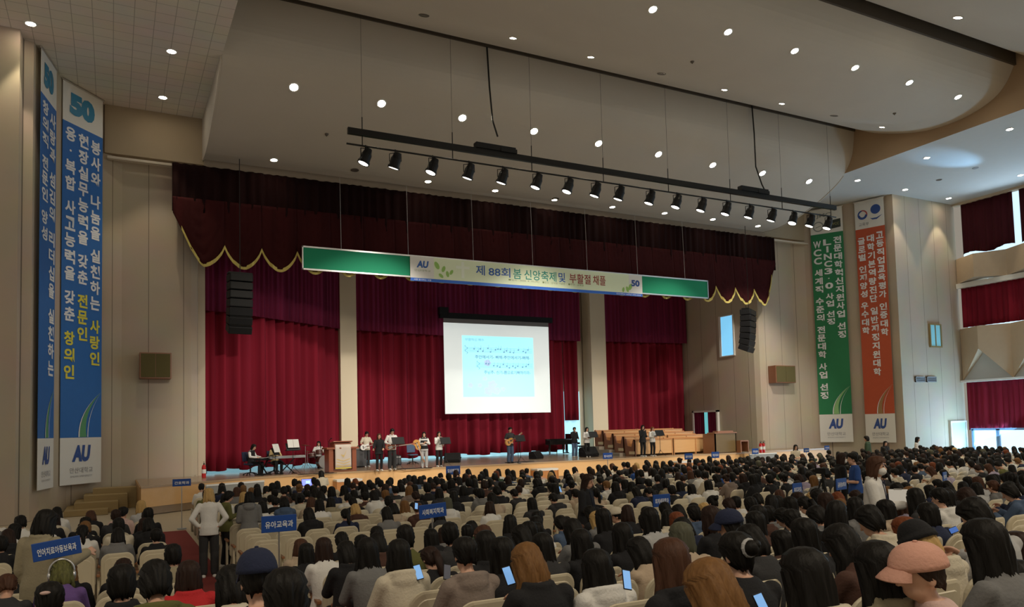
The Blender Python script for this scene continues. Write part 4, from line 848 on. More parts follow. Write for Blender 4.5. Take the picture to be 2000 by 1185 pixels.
def mic_stand(label, x, y, z, rz, h=1.45):
    t = thing('microphone_stand', label, 'microphone stand', (x, y, z), rz, 'microphone stands')
    MB().cyl((0, 0, 0), (0, 0, .02), .14, n=16).cyl((0, 0, .02), (0, 0, h*.75), .011, n=8).build('stand', M_blackm, t)
    MB().cyl((0, -.1, h*.7), (0, .3, h), .009, n=8).build('boom', M_blackm, t); MB().caps((0, .3, h), (0, .38, h+.02), .02, .026, 8).build('microphone', M_black, t); return t
def guitar(label, x, y, z, rz, kind='acoustic', ang=.35, body=None, cat='guitar', L=.62):
    """origin at the sound hole, body in the local xz plane, neck along -x"""
    t = thing('guitar', label, cat, (x, y, z), rz, 'guitars'); t.rotation_euler = (0, ang, rz)
    o = [(.02, .0, .0)]; pts = []
    for k in range(40):
        a = 2*PI*k/40; ww = .175-.035*math.cos(a)-.028*math.cos(2*a)*1.0; pts.append((.1+.25*math.cos(a), (.155+.03*math.cos(a)-.045*math.exp(-((math.cos(a)+.1)/.28)**2))*math.sin(a)*1.05))
    d = .1 if kind == 'acoustic' else .045
    if kind != 'acoustic': pts = [(u*.9+.02, v*.88+(.05*(1 if v > 0 else -1) if u < -.05 else 0)) for u, v in pts]
    mt = body or (mat('spruce', (.6, .3, .08), .25) if kind == 'acoustic' else M_white)
    MB().prism(pts, -d/2, d/2, 'y').build('guitar_body', mt, t, bevel=.008)
    MB().bb(-.14-L*.72, .02, d/2, d/2+.022, -.024, .024).build('neck', M_arm, t)
    MB().bb(-.14-L*.72-.16, -.14-L*.72, d/2-.005, d/2+.015, -.036, .036).build('headstock', M_arm if kind == 'acoustic' else mt, t)
    if kind == 'acoustic': MB().cyl((.02, d/2, 0), (.02, d/2+.004, 0), .05, n=20).build('sound_hole', M_black, t)
    else: MB().prism([(.0, -.06), (.18, -.1), (.24, .0), (.05, .06)], d/2, d/2+.006, 'y').build('pickguard', M_white, t)
    MB().bb(.18, .21, d/2, d/2+.016, -.07, .07).build('bridge', M_black, t)
    MB().bb(-.14-L*.72, .2, d/2+.024, d/2+.027, -.012, .012).build('strings', M_steel, t); return t
def monitor(label, x, y, z, rz, s=1.):
    t = thing('stage_monitor', label, 'loudspeaker', (x, y, z), rz, 'floor monitors', s)
    MB().prism([(-.26, 0), (.24, 0), (.28, .12), (.02, .44), (-.26, .36)], -.36, .36, 'x').build('cabinet', M_black, t, bevel=.03)
    b = MB(); n = Vector((0, .77, .63)); b.box((0, .16, .275), (.62, .37, .02), rx=-.885); b.build('grille', M_blackm, t)
    MB().bb(-.4, -.36, -.1, .1, .18, .24).bb(.36, .4, -.1, .1, .18, .24).build('handle', M_blackm, t); return t
def chair(label, x, y, z, rz, col, group='blue stage chairs'):
    t = thing('office_chair', label, 'chair', (x, y, z), rz, group)
    MB().bb(-.22, .22, -.2, .22, .44, .5).build('seat', col, t, bevel=.02); MB().box((0, -.24, .78), (.44, .05, .4), rx=.12).build('backrest', col, t, bevel=.02)
    MB().cyl((0, 0, .1), (0, 0, .44), .03).build('column_post', M_blackm, t)
    b = MB()
    for k in range(5): a = 2*PI*k/5; b.tube([(0, 0, .12), (.15*math.cos(a), .15*math.sin(a), .1), (.28*math.cos(a), .28*math.sin(a), .05)], .02, 6)
    b.build('star_base', M_blackm, t)
    MB().tube([(0, -.1, .43), (0, -.25, .45), (0, -.28, .65)], .02, 6).build('back_support', M_blackm, t)
    for k in range(5): a = 2*PI*k/5; MB().cyl((.28*math.cos(a), .28*math.sin(a)-.015, .025), (.28*math.cos(a), .28*math.sin(a)+.015, .025), .025).build('caster', M_black, t)
    return t
ST = 1.0
def on_stage(px, py): p = at_z(px, py, ST); return p.x, p.y
FACE = PI
# sitters on stage reuse the seated frame
def sitter(label, x, y, z, rz, arms, hair, hcol, top, tcol, lcol, pitch=.2, yaw=0, face=True, vest=None):
    P = dict(SIT); P['arms'] = arms; P['pitch'] = pitch; P['yaw'] = yaw
    t = thing('person', label, 'person', (x, y, z), rz, None, 1.0)
    link('body', body_mesh(P), t); setmat(link('hair', hair_mesh(P, hair), t), HAIR[hcol]); setmat(link('top', top_mesh(P, top), t), CLO[tcol]); setmat(link('trousers', legs_mesh(P), t), CLO[lcol]); setmat(link('shoes', shoes_mesh(P), t), CLO['black'])
    if vest: setmat(link('vest', top_mesh(dict(P, tor=tuple((c, rx+.012, ry+.012) for c, rx, ry in P['tor'])), 'vest'), t), CLO[vest])
    if face: e, m = face_meshes(P); link('eyes', e, t); link('mouth', m, t)
    return t
KEY = (((.24, .24, .78), (.16, .5, .74)), ((-.24, .24, .78), (-.16, .5, .74)))
def keyboard(label, x, y, z, rz, L, h, mt, group='keyboards'):
    t = thing('keyboard', label, 'keyboard', (x, y, z), rz, group)
    MB().bb(-L/2, L/2, -.15, .16, h, h+.1).build('case', mt, t, bevel=.012); MB().bb(-L/2+.06, L/2-.06, -.155, 0, h+.1, h+.108).build('white_keys', M_white, t)
    b = MB(); n = int(L/.06)
    for k in range(n):
        if k % 7 not in (2, 6): b.bb(-L/2+.1+k*.055, -L/2+.125+k*.055, -.08, 0, h+.1, h+.12)
    o = b.build('black_keys', M_black, t)
    MB().box((-.0, 0, h/2), (.04, .04, math.hypot(h, .7)), ry=math.atan2(.7, h)).box((0, .02, h/2), (.04, .04, math.hypot(h, .7)), ry=-math.atan2(.7, h)).bb(-.36, -.3, -.2, .2, 0, .03).bb(.3, .36, -.2, .2, 0, .03).build('stand', M_blackm, t); return t
# first keyboard player
x, y = on_stage(484, 928); R1 = PI+.9
sitter('seated keyboard player in black vest and white sleeves at the end of the stage', x, y, ST, R1, KEY, 'long', 'black', 'shirt', 'white', 'black', .25, 0, True, 'black')
d1 = Vector((-math.sin(R1), math.cos(R1), 0))
chair('blue office chair under the keyboard player in the black vest', x+d1.x*.12, y+d1.y*.12, ST, R1, CLO['navy'])
keyboard('black keyboard on a stand before the player in the black vest', x+d1.x*.72, y+d1.y*.72, ST, R1+PI, 1.0, .62, M_black)
music_stand('small music stand with white sheets beside the black keyboard', x+d1.x*1.15+.1, y+d1.y*1.15, ST, R1, .85, True)
x, y = on_stage(541, 925); R2 = PI+.25
sitter('seated keyboard player in pale yellow sweater behind the long grey keyboard', x-.1, y+.35, ST, R2, KEY, 'bob', 'dark', 'plain', 'yellow', 'black', .25)
d2 = Vector((-math.sin(R2), math.cos(R2), 0))
chair('blue office chair under the keyboard player in the pale sweater', x-.1+d2.x*.12, y+.35+d2.y*.12, ST, R2, CLO['navy'])
keyboard('long pale grey stage keyboard with music stand above it', x+.35, y-.35, ST, R2+PI, 1.6, .66, M_grey)
music_stand('music stand with two large white sheets over the long grey keyboard', x+.55, y-.62, ST, R2, 1.02, True, w_=.62)
# drum kit
x, y = on_stage(631, 914); dk = thing('drum_kit', 'drum kit with black bass drum head and chrome hoop beside the lectern', 'drum kit', (x, y, ST), .15)
MB().cyl((0, -.25, .31), (0, .2, .31), .3, n=28).build('bass_drum_shell', mat('drum_wood', (.1, .04, .03), .3), dk)
MB().cyl((0, -.262, .31), (0, -.25, .31), .285, n=28).build('bass_drum_head', mat('drum_head_black', (.02, .025, .03), .4), dk)
b = MB(); N = 32; b.rings([[((.3+q)*math.cos(2*PI*k/N), yy_, .31+(.3+q)*math.sin(2*PI*k/N)) for k in range(N)] for q, yy_ in ((-.02, -.275), (.02, -.275), (.02, -.22), (-.02, -.22))]); b.build('chrome_hoop', M_steel, dk)
MB().cyl((0, -.266, .31), (0, -.264, .31), .07, n=16).build('logo_patch', M_white, dk)
for nm, c_, r, h_ in (('tom_drum', (-.2, -.05, .68), .16, .2), ('tom_drum', (.2, -.05, .68), .16, .2), ('floor_tom', (.55, .25, .25), .21, .4), ('snare_drum', (-.42, .3, .55), .18, .15)):
    o = MB().cyl(c_, (c_[0], c_[1]+.03, c_[2]+h_), r, n=20).build(nm, MATS['drum_wood'], dk); MB().cyl((c_[0], c_[1]+.03, c_[2]+h_), (c_[0], c_[1]+.032, c_[2]+h_+.01), r*.98, n=20).build('drum_skin', M_white, o)
for cx_, cy_, h_, r in ((-.85, .05, 1.12, .26), (-.62, .4, .82, .18), (.75, .0, 1.15, .24)):
    o = MB().lathe if 0 else MB().rings([[(cx_+q*math.cos(2*PI*k/20), cy_+q*math.sin(2*PI*k/20), h_+zz-.25*(q*math.cos(2*PI*k/20))*.6) for k in range(20)] for q, zz in ((.01, .03), (.06, .025), (r, 0), (r, -.004), (.05, .018), (.01, .02))]).build('cymbal', mat('brass', (.35, .28, .1), .3, .9), dk)
    b = MB(); b.cyl((cx_, cy_, .2), (cx_, cy_, h_+.04), .012, n=8)
    for k in range(3): a = k*2.094; b.cyl((cx_, cy_, .35), (cx_+.25*math.cos(a), cy_+.25*math.sin(a), .01), .01, n=6)
    b.build('cymbal_stand', M_steel, dk)
DRM = (((.26, .2, .8), (.2, .48, .8)), ((-.26, .2, .8), (-.15, .5, .78)))
sitter('drummer with long black hair and white shirt seated behind the drum kit', x-.02, y+1.0, ST, PI, DRM, 'long', 'black', 'shirt', 'white', 'black', .1, -.5, True)
t = thing('drum_stool', 'round black drum stool under the drummer', 'stool', (x-.02, y+.8, ST), 0); MB().cyl((0, 0, .38), (0, 0, .46), .17, n=18).build('seat', M_black, t); MB().cyl((0, 0, .1), (0, 0, .38), .02).build('pole', M_steel, t)
b = MB()
for k in range(3): a = k*2.094; b.cyl((0, 0, .2), (.22*math.cos(a), .22*math.sin(a), .01), .012, n=6)
b.build('tripod', M_steel, t)
# lectern
x, y = on_stage(668, 921); t = thing('lectern', 'reddish brown wooden lectern draped with a pale printed cloth', 'lectern', (x, y+.2, ST), .08)
MB().bb(-.62, -.42, -.28, .3, 0, .98).bb(.42, .62, -.28, .3, 0, .98).build('side_panel', M_lect, t, bevel=.015)
MB().bb(-.42, .42, -.02, .04, .12, .98).build('front_panel', M_lect, t); MB().bb(-.72, .72, -.33, .35, .98, 1.06).build('top', M_lect, t, bevel=.012)
MB().bb(-.38, .38, -.28, .28, 1.06, 1.24).box((0, -.02, 1.27), (.86, .62, .05), rx=-.12).build('book_rest', M_lect, t, bevel=.01)
MB().bb(-.6, .6, -.3, .32, 0, .08).build('base', M_pewd, t)
m = MB(); m.sheet(lambda u, v: (-.36+.72*u, -.34-.012*math.sin(u*9+v*2), .16+1.02*v), 14, 6, (0, .008, 0)); c_ = m.build('cloth', mat('cloth_pale_pink', (.7, .62, .55), .8), t, smooth=True)
b = MB()
for k in range(3): b.add([(-.3, -.355, .3+k*.12), (0, -.357, .22+k*.12), (.3, -.355, .3+k*.12), (.3, -.355, .33+k*.12), (0, -.357, .25+k*.12), (-.3, -.355, .33+k*.12)], [(0, 1, 4, 5), (1, 2, 3, 4)])
b.add([(-.12, -.358, .75), (.02, -.358, .62), (.16, -.358, .95), (.03, -.358, .72)], [(0, 1, 3), (1, 2, 3)]); b.build('cloth_print', mat('print_gold', (.75, .55, .2), .6), c_, recalc=False)
MB().bb(-.36, .36, -.352, -.33, .14, .19).build('cloth_fringe', mat('fringe_yellow', (.75, .6, .1), .7), c_)
m_ = thing('gooseneck_microphone', 'small dark gooseneck microphones rising beside the lectern top', 'microphone', (x-.52, y+.15, ST+1.06), 0); MB().tube([(0, 0, 0), (0, 0, .25), (.04, -.1, .36), (.06, -.17, .38)], .012, 6).build('gooseneck', M_blackm, m_); MB().caps((.06, -.17, .38), (.07, -.24, .39), .022, .022, 8).build('head', M_black, m_)
# amplifiers behind the band
def amp(label, px, py, Y, w_, h_):
    p = at_y(px, py, Y); t = thing('guitar_amplifier', label, 'amplifier', (p.x, Y, ST), .1, 'amplifiers'); MB().bb(-w_/2, w_/2, -.18, .18, 0.02, h_).build('cabinet', M_black, t, bevel=.02)
    MB().bb(-w_/2+.04, w_/2-.04, -.2, -.17, .06, h_-.16).build('grille', mat('grille_grey', (.08, .08, .085), .9), t); MB().bb(-w_/2+.04, w_/2-.04, -.2, -.17, h_-.13, h_-.04).build('control_panel', M_steel, t); MB().bb(-.12, .12, -.03, .03, h_, h_+.04).build('handle', M_black, t)
amp('black guitar amplifier on the stage behind the lectern and column', 690, 905, 36.6, .6, .62); amp('tall black bass amplifier beside the guitarist in the pale shirt', 703, 905, 36.2, .6, 1.0); amp('small grey-fronted amplifier between the bass player and the blue chair', 772, 900, 36.4, .5, .5)
# band and singers
def place(px, py): return on_stage(px, py)
x, y = place(716, 912)
stander('person in cream shirt with fringe over the eyes, playing a white electric guitar', x, y, ST, FACE+.1, 'guitar', 'short', 'black', 'tee', 'cream', h=1.72, pitch=.4, lcol='charcoal')
guitar('white electric guitar held by the person in the cream shirt', x-.05, y-.26, ST+1.0, FACE+.1, 'electric', .22, L=.62)
x, y = place(741, 919)
stander('singer with long brown hair in black suit jacket raising her face, arm outstretched', x, y, ST, FACE, (((.25, .06, 1.12), (.36, .3, 1.02)), ((-.21, .1, 1.1), (-.12, .3, 1.02))), 'longer', 'brown', 'long', 'black', h=1.6, pitch=-.15)
x, y = place(766, 917)
stander('tall bass player in loose white shirt behind a black music stand', x, y, ST, FACE, 'guitar', 'short', 'black', 'shirt', 'white', 'wide', 'charcoal', h=1.82, pitch=.45)
guitar('bass guitar with long reddish neck held by the tall player in white', x-.05, y-.27, ST+1.02, FACE, 'electric', .1, body=M_lect, cat='bass guitar', L=1.0)
music_stand('black music stand before the tall bass player in white', x+.0, y-.85, ST, FACE, 1.16, w_=.56)
x, y = on_stage(806, 906); chair('empty blue office chair near the curtain between guitarists', x, y, ST, FACE, CLO['denim'])
x, y = place(829, 913)
stander('guitarist in black and white striped knit vest and grey trousers', x, y, ST, FACE-.2, (((.27, -.02, 1.12), (.1, .2, 1.15)), ((-.24, .08, 1.12), (-.08, .24, 1.2))), 'bob', 'black', 'shirt', 'white', 'wide', 'palegrey', h=1.62, pitch=-.05)
P_ = dict(STAND); P_['arms'] = DEF_ARMS['hang']; P_['tor'] = tuple((c, rx+.014, ry+.014) for c, rx, ry in STAND['tor'])
vest = bpy.data.objects['person']; per = [o for o in COL.objects if o.type == 'EMPTY' and o.get('label', '').startswith('guitarist in black and white')][0]
vm = link('vest', top_mesh(P_, 'vest'), per)
ms = bpy.data.materials.new('striped_knit'); ms.use_nodes = True; nt = ms.node_tree; wv = nt.nodes.new('ShaderNodeTexWave'); wv.bands_direction = 'Z'; wv.inputs['Scale'].default_value = 1.3; cr = nt.nodes.new('ShaderNodeValToRGB'); cr.color_ramp.elements[0].position = .75; cr.color_ramp.elements[0].color = (.012, .012, .014, 1); cr.color_ramp.elements[1].position = .8; cr.color_ramp.elements[1].color = (.55, .55, .55, 1)
tc = nt.nodes.new('ShaderNodeTexCoord'); nt.links.new(tc.outputs['Object'], wv.inputs[0]); nt.links.new(wv.outputs['Fac'], cr.inputs[0]); nt.links.new(cr.outputs[0], nt.nodes['Principled BSDF'].inputs['Base Color']); nt.nodes['Principled BSDF'].inputs['Roughness'].default_value = .9; setmat(vm, ms)
guitar('acoustic guitar hanging at the side of the guitarist in the striped vest', x-.34, y-.12, ST+.95, FACE-.2, 'acoustic', -1.2)
x, y = place(858, 911)
stander('singer in white blouse and black trousers reading from a black stand', x, y, ST, FACE, 'mic', 'bob', 'dark', 'shirt', 'white', h=1.62, pitch=.0)
music_stand('black music stand before the singer in the white blouse', x+.12, y-.5, ST, FACE, 1.08, w_=.5)
x, y = place(997, 904)
stander('worship leader in dark checked shirt and jeans playing an acoustic guitar', x, y, ST, FACE+.15, 'guitar', 'crop', 'black', 'tee', 'charcoal', 'wide', 'denim', 'charcoal', h=1.74, pitch=.1)
guitar('honey-coloured acoustic guitar played by the worship leader in jeans', x-.08, y-.24, ST+1.1, FACE+.15, 'acoustic', .5)
music_stand('dark music stand before the worship leader in jeans', x+.28, y-.55, ST, FACE, 1.08, w_=.5)
mic_stand('microphone stand in front of the worship leader in jeans', x+.12, y-.6, ST, 0, 1.35)
x, y = place(1140, 893)
stander('singer in black jacket and jeans beside the grand piano', x, y+.9, ST, FACE, 'mic', 'tied', 'black', 'jacket', 'black', 'wide', 'denim', h=1.66)
x, y = place(1161, 893)
stander('singer with black hair in white cardigan behind the music stand near the piano', x, y+.7, ST, FACE, 'read', 'long', 'black', 'plain', 'white', h=1.64)
music_stand('black music stand before the singer in the white cardigan', x+.1, y+.2, ST, FACE, 1.12, w_=.55)
x, y = at_y(1256, 880, 33.25).x, 33.25
stander('singer in black suit with a hand to her mouth before the choir pews', x, y, ST, FACE, 'mic', 'long', 'black', 'long', 'black', h=1.68)
x, y = at_y(1275, 880, 33.3).x, 33.3
stander('singer with reddish hair and white top reading from a stand before the choir pews', x, y, ST, FACE, 'read', 'long', 'red', 'plain', 'white', h=1.58, pitch=.1)
music_stand('black music stand before the singer with reddish hair', x+.15, y-.45, ST, FACE, 1.12, w_=.55)
for px, py, rz, lab, s in ((886, 903, PI-.5, 'black floor monitor lying near the stage edge behind a blue sign', 1.15), (1050, 896, PI+.5, 'black floor monitor tipped on its side near the leader with guitar', 1.0), (1153, 892, PI+.1, 'large black floor monitor in front of the two singers by the piano', 1.3)):
    x, y = on_stage(px, py); monitor(lab, x, y+.15, ST, rz, s)
# grand piano
x, y = on_stage(1106, 888); t = thing('grand_piano', 'closed black grand piano near the back curtain on the stage', 'piano', (x+.2, y+1.1, ST), 0)
pts = [(.75, -.75), (.75, .78), (.35, .78), (-.2, .68), (-.7, .3), (-1.1, -.1), (-1.25, -.45), (-1.1, -.75)]
pts = [(u, v) for u, v in pts]
MB().prism(pts, .62, .93, 'z').build('case', M_gloss, t, bevel=.03); MB().prism([(u*1.02, v*1.02) for u, v in pts if u < .7]+[(.4, -.77), (.4, .8)][::-1] if 0 else [(u*1.02, v*1.02) for u, v in pts], .935, .975, 'z').build('lid', M_gloss, t, bevel=.01)
MB().bb(.72, 1.05, -.72, .76, .6, .72).build('keyboard_shelf', M_gloss, t, bevel=.01); MB().bb(.8, 1.0, -.62, .66, .72, .74).build('white_keys', M_white, t); MB().bb(.74, .78, -.45, .5, .95, 1.25).build('music_desk', M_gloss, t)
for u, v in ((.65, -.6), (.65, .62), (-1.0, -.5)): MB().cyl((u, v, 0.02), (u, v, .64), .04, .065, 12).build('leg', M_gloss, t, bevel=.004)
MB().bb(.5, .56, -.08, .12, .08, .62).bb(.42, .62, -.12, .16, .06, .12).build('pedal_lyre', M_gloss, t)
t2 = thing('piano_bench', 'low black bench beside the grand piano keyboard', 'bench', (x+1.75, y+1.1, ST), 0); MB().bb(-.17, .17, -.36, .36, .42, .5).build('seat', M_black, t2, bevel=.02)
for u in (-.13, .13):
    for v in (-.3, .3): MB().bb(u-.025, u+.025, v-.025, v+.025, 0, .42).build('leg', M_black, t2)
# choir pews on risers
PY = 34.0; PX0, PX1 = at_y(1240, 885, PY).x, at_y(1400, 880, PY).x
t = thing('choir_riser', 'grey-brown stepped riser platform under the choir pews', 'platform', (0, 0, ST))
for r in range(1, 4): MB().bb(PX0-.35, PX1, PY+1.0*r-.08, PY+1.0*r+.92, .0, .17*r-.002).build('tier', mat('riser_grey', (.3, .25, .19), .7), t)
for r in range(4):
    cuts = [PX0, PX0+(PX1-PX0)*.52, PX1] if r else [PX0, PX0+(PX1-PX0)*.45, PX1]
    for k in range(2):
        xa, xb = cuts[k]+(0 if k == 0 else .03), cuts[k+1]-(.03 if k == 0 else 0)
        t = thing('choir_pew', '%s choir pew, %s row up from the stage edge' % (('orange wooden end-stair side' if k == 0 else 'orange wooden organ side'), ORD[r]), 'pew', (xa, PY+1.0*r, ST+.17*r), 0, 'choir pews'); Lp = xb-xa
        MB().bb(.06, Lp-.06, -.03, .03, .1, .86).build('front_board', M_pewl, t); MB().bb(0, Lp, -.06, .12, .84, .9).build('book_rail', M_pew, t, bevel=.01)
        MB().bb(.06, Lp-.06, .42, .82, .4, .45).build('seat', M_pew, t); MB().box((Lp/2, .81, .68), (Lp-.12, .04, .5), rx=-.1).build('backrest', M_pew, t)
        n = max(2, int(Lp/1.1))
        for q in range(n+1): xx = Lp*q/n; MB().bb(max(0, xx-.04), min(Lp, xx+.04), -.045, .05, 0, .86).build('post', M_pew, t)
        MB().prism([(-.05, 0), (.84, 0), (.9, .92), (.8, .95), (.68, .55), (.3, .5), (.14, .9), (-.05, .9)], 0, .06, 'x').build('end_panel', M_pewd if k == 0 else M_pew, t); MB().prism([(-.05, 0), (.84, 0), (.9, .92), (.8, .95), (.68, .55), (.3, .5), (.14, .9), (-.05, .9)], Lp-.06, Lp, 'x').build('end_panel', M_pew, t)
        if k == 0:
            MB().bb(-.02, .0, .02, .5, .1, .26).build('pale_foot', mat('pale_wood', (.7, .55, .33), .5), t)
# organ console, side stand, extinguishers
a = at_z(1400, 886, ST); e = at_z(1440, 884, ST)
t = thing('organ_console', 'large brown wooden organ console at the end of the choir pews', 'organ', (a.x+.15, a.y+.25, ST), 0); w_ = 1.55
MB().bb(0, w_, 0, .06, .05, 1.1).build('back_panel', M_organ, t); MB().bb(0, .06, 0, 1.0, 0, 1.1).bb(w_-.06, w_, 0, 1.0, 0, 1.1).build('side_panel', M_organ2, t); MB().bb(-.04, w_+.04, -.04, .6, 1.1, 1.16).bb(.3, w_-.1, .1, .5, 1.16, 1.24).build('lid', M_organ2, t, bevel=.01)
MB().bb(.06, w_-.06, .55, 1.05, .68, .76).build('key_desk', M_organ2, t); MB().bb(.12, w_-.12, .72, 1.02, .76, .78).build('white_keys', M_white, t); MB().bb(.1, w_-.1, .1, .95, 0.02, .1).build('pedal_board', M_pewd, t)
a = at_z(1455, 884, ST); t = thing('side_cabinet', 'small open wooden cabinet beside the organ console', 'cabinet', (a.x+.3, a.y+.3, ST), 0)
MB().bb(-.3, .3, 0, .5, .62, .68).bb(-.3, -.25, 0, .5, 0, .62).bb(.25, .3, 0, .5, 0, .62).bb(-.3, .3, .46, .5, 0, .62).build('carcass', M_organ2, t); MB().bb(-.25, .25, 0.02, .46, .02, .06).build('shelf', M_organ, t)
def extinguisher(label, x, y, z):
    t = thing('fire_extinguisher', label, 'fire extinguisher', (x, y, z), 0, 'fire extinguishers'); m = mat('extinguisher_red', (.5, .02, .02), .3)
    b = MB(); b.rings([[(r*math.cos(2*PI*k/16), r*math.sin(2*PI*k/16), h) for k in range(16)] for r, h in ((.07, 0), (.085, .02), (.085, .42), (.06, .5), (.025, .53))]); b.build('cylinder_body', m, t, smooth=False)
    MB().cyl((0, 0, .53), (0, 0, .58), .025).bb(-.02, .02, -.12, .03, .58, .6).bb(-.015, .015, -.11, .02, .63, .65).build('valve_handle', M_blackm, t); MB().tube([(.02, 0, .56), (.1, 0, .52), (.11, 0, .3), (.1, 0, .15)], .012, 6).build('hose', M_black, t); MB().cyl((0, 0, .18), (0, 0, .34), .0865, n=16).build('paper_label', M_white, t)
a = at_z(1486, 884, ST); extinguisher('red fire extinguisher by the rounded wall corner, nearer the organ', a.x, min(a.y, 34.7), ST); extinguisher('red fire extinguisher by the rounded wall corner, nearer the green banner', a.x+.22, min(a.y, 34.7), ST)
a = at_z(392, 933, ST); extinguisher('red fire extinguisher at the stage edge beside the tall crimson curtain', a.x+.12, a.y, ST)
t = thing('cable_pile', 'tangle of black cables on the stage floor in front of the guitarist', 'cable', (0, 0, ST)); rn = random.Random(4)
for (px, py), k in zip(((620, 925), (810, 915), (1015, 902)), range(3)):
    x, y = on_stage(px, py); pts = [(x+.8*math.sin(q*.9+k)+rn.uniform(-.1, .1), y+.25*math.cos(q*1.3), .012) for q in range(14)]; MB().tube(pts, .012, 6).build('cable', M_black, t)

# ------------------------------------------------------------------ auditorium seats
SW_ = .47
def seat_back(lod=1):
    b = MB(); zt, zb, hw = .93, .3, SW_/2; out = []; n = 6 if lod else 3
    for sx2, z_, r, a0 in ((1, zt, .1, 0), (-1, zt, .1, PI/2), (-1, zb, .05, PI), (1, zb, .05, 1.5*PI)):
        cx_ = sx2*(hw-r); cz_ = z_-r if z_ == zt else z_+r
        for k in range(n+1): a = a0+PI/2*k/n; out.append((cx_+r*math.cos(a), cz_+r*math.sin(a)))
    out = [(x*(1-.12*((z-zb)/(zt-zb)-.55)**2*2), z+(.03*math.cos(x/hw*1.4) if z > .7 else 0)) for x, z in out]
    def Y(x, z, d): return .04-.13*(z-zb)/(zt-zb)+.0-(.05*(1-(x/hw)**2))*.8+d
    cz_ = .63; R = []
    def ring(k, d): return [(x*k, Y(x*k, cz_+(z-cz_)*k, d), cz_+(z-cz_)*k) for x, z in out]
    seq = [(.3, 0), (.78, 0), (.8, .007), (.93, .007), (.985, .012), (1, .024), (.985, .038), (.9, .046), (.4, .05)] if lod else [(.3, 0), (.93, .003), (1, .024), (.9, .046)]
    b.rings([ring(k, d) for k, d in seq]); return b
def make_seat(full=True):
    t = thing('auditorium_seat', '', 'seat', (0, 0, 0), 0, 'auditorium seats')
    seat_back().build('backrest', M_seat, t, smooth=False)
    b = MB(); b.rings([[(x*k, .1+(y-.1)*1.0+.0, z) for x, y in ((-.2, .06), (.2, .06), (.22, .28), (.19, .46), (-.19, .46), (-.22, .28))] for z, k in ((.4, .92), (.415, 1), (.45, 1), (.47, .93))]); b.build('seat_pan', M_seatp, t)
    for s_ in (-1, 1):
        if s_ == 1: continue
        a = MB(); a.prism([(-.02, .6), (.3, .6), (.33, .615), (.3, .64), (-.02, .64)], -.285, -.235, 'x'); o = a.build('armrest', M_arm, t, bevel=.006)
        p = MB(); p.prism([(.02, 0), (.3, 0), (.3, .04), (.2, .08), (.18, .6), (.06, .6), (.05, .08), (.02, .04)], -.275, -.245, 'x'); p.build('pedestal', M_seat, t)
    return t
AISLES = ((13.2, 14.3), (25.2, 26.3))
seats = []                                            # (x, row y, block, row number, seat number)
for k in range(12):
    y = ROW0+PITCH*k; i = 0
    for n_ in range(67):
        x = 2.3+.53*n_
        if any(a < x < b_ for a, b_ in AISLES) or x > 37.2: continue
        i += 1; seats.append((x, y, 'M', 12-k, i))
for j in range(11):
    y = 10.5-PITCH*j; i = 0
    for n_ in range(52):
        x = 2.3+.53*n_
        if any(a < x < b_ for a, b_ in AISLES): continue
        i += 1; seats.append((x, y, 'N', j+1, i))
for k in range(6):
    for n_ in range(9): seats.append((.62-.53*n_, ROW0+PITCH*k, 'L', 6-k, n_+1))
for j in range(11):
    for n_ in range(7): seats.append((.62-.53*n_, 10.5-PITCH*j, 'K', j+1, n_+1))
def in_view(p, mx=60, my=60):
    u, v, d = proj(p); return d > .8 and -mx < u < 2000+mx and v < 1185+my
seats = [s for s in seats if s[1] > 1.1 and in_view((s[0], s[1]+.15, floor_z(s[1])+1.1), 30 if s[1] > 4.5 else 140, 30 if s[1] > 6 else 450)]
seats.sort(key=lambda s: proj((s[0], s[1], floor_z(s[1])+1))[2])
BLK = dict(M='%s row from stage', N='%s row behind cross aisle', L='side block %s row from stage', K='rear side block %s row')
def where(s): return BLK[s[2]] % ORD[s[3]-1]+', '+ORD[s[4]-1]+' from carpeted aisle'

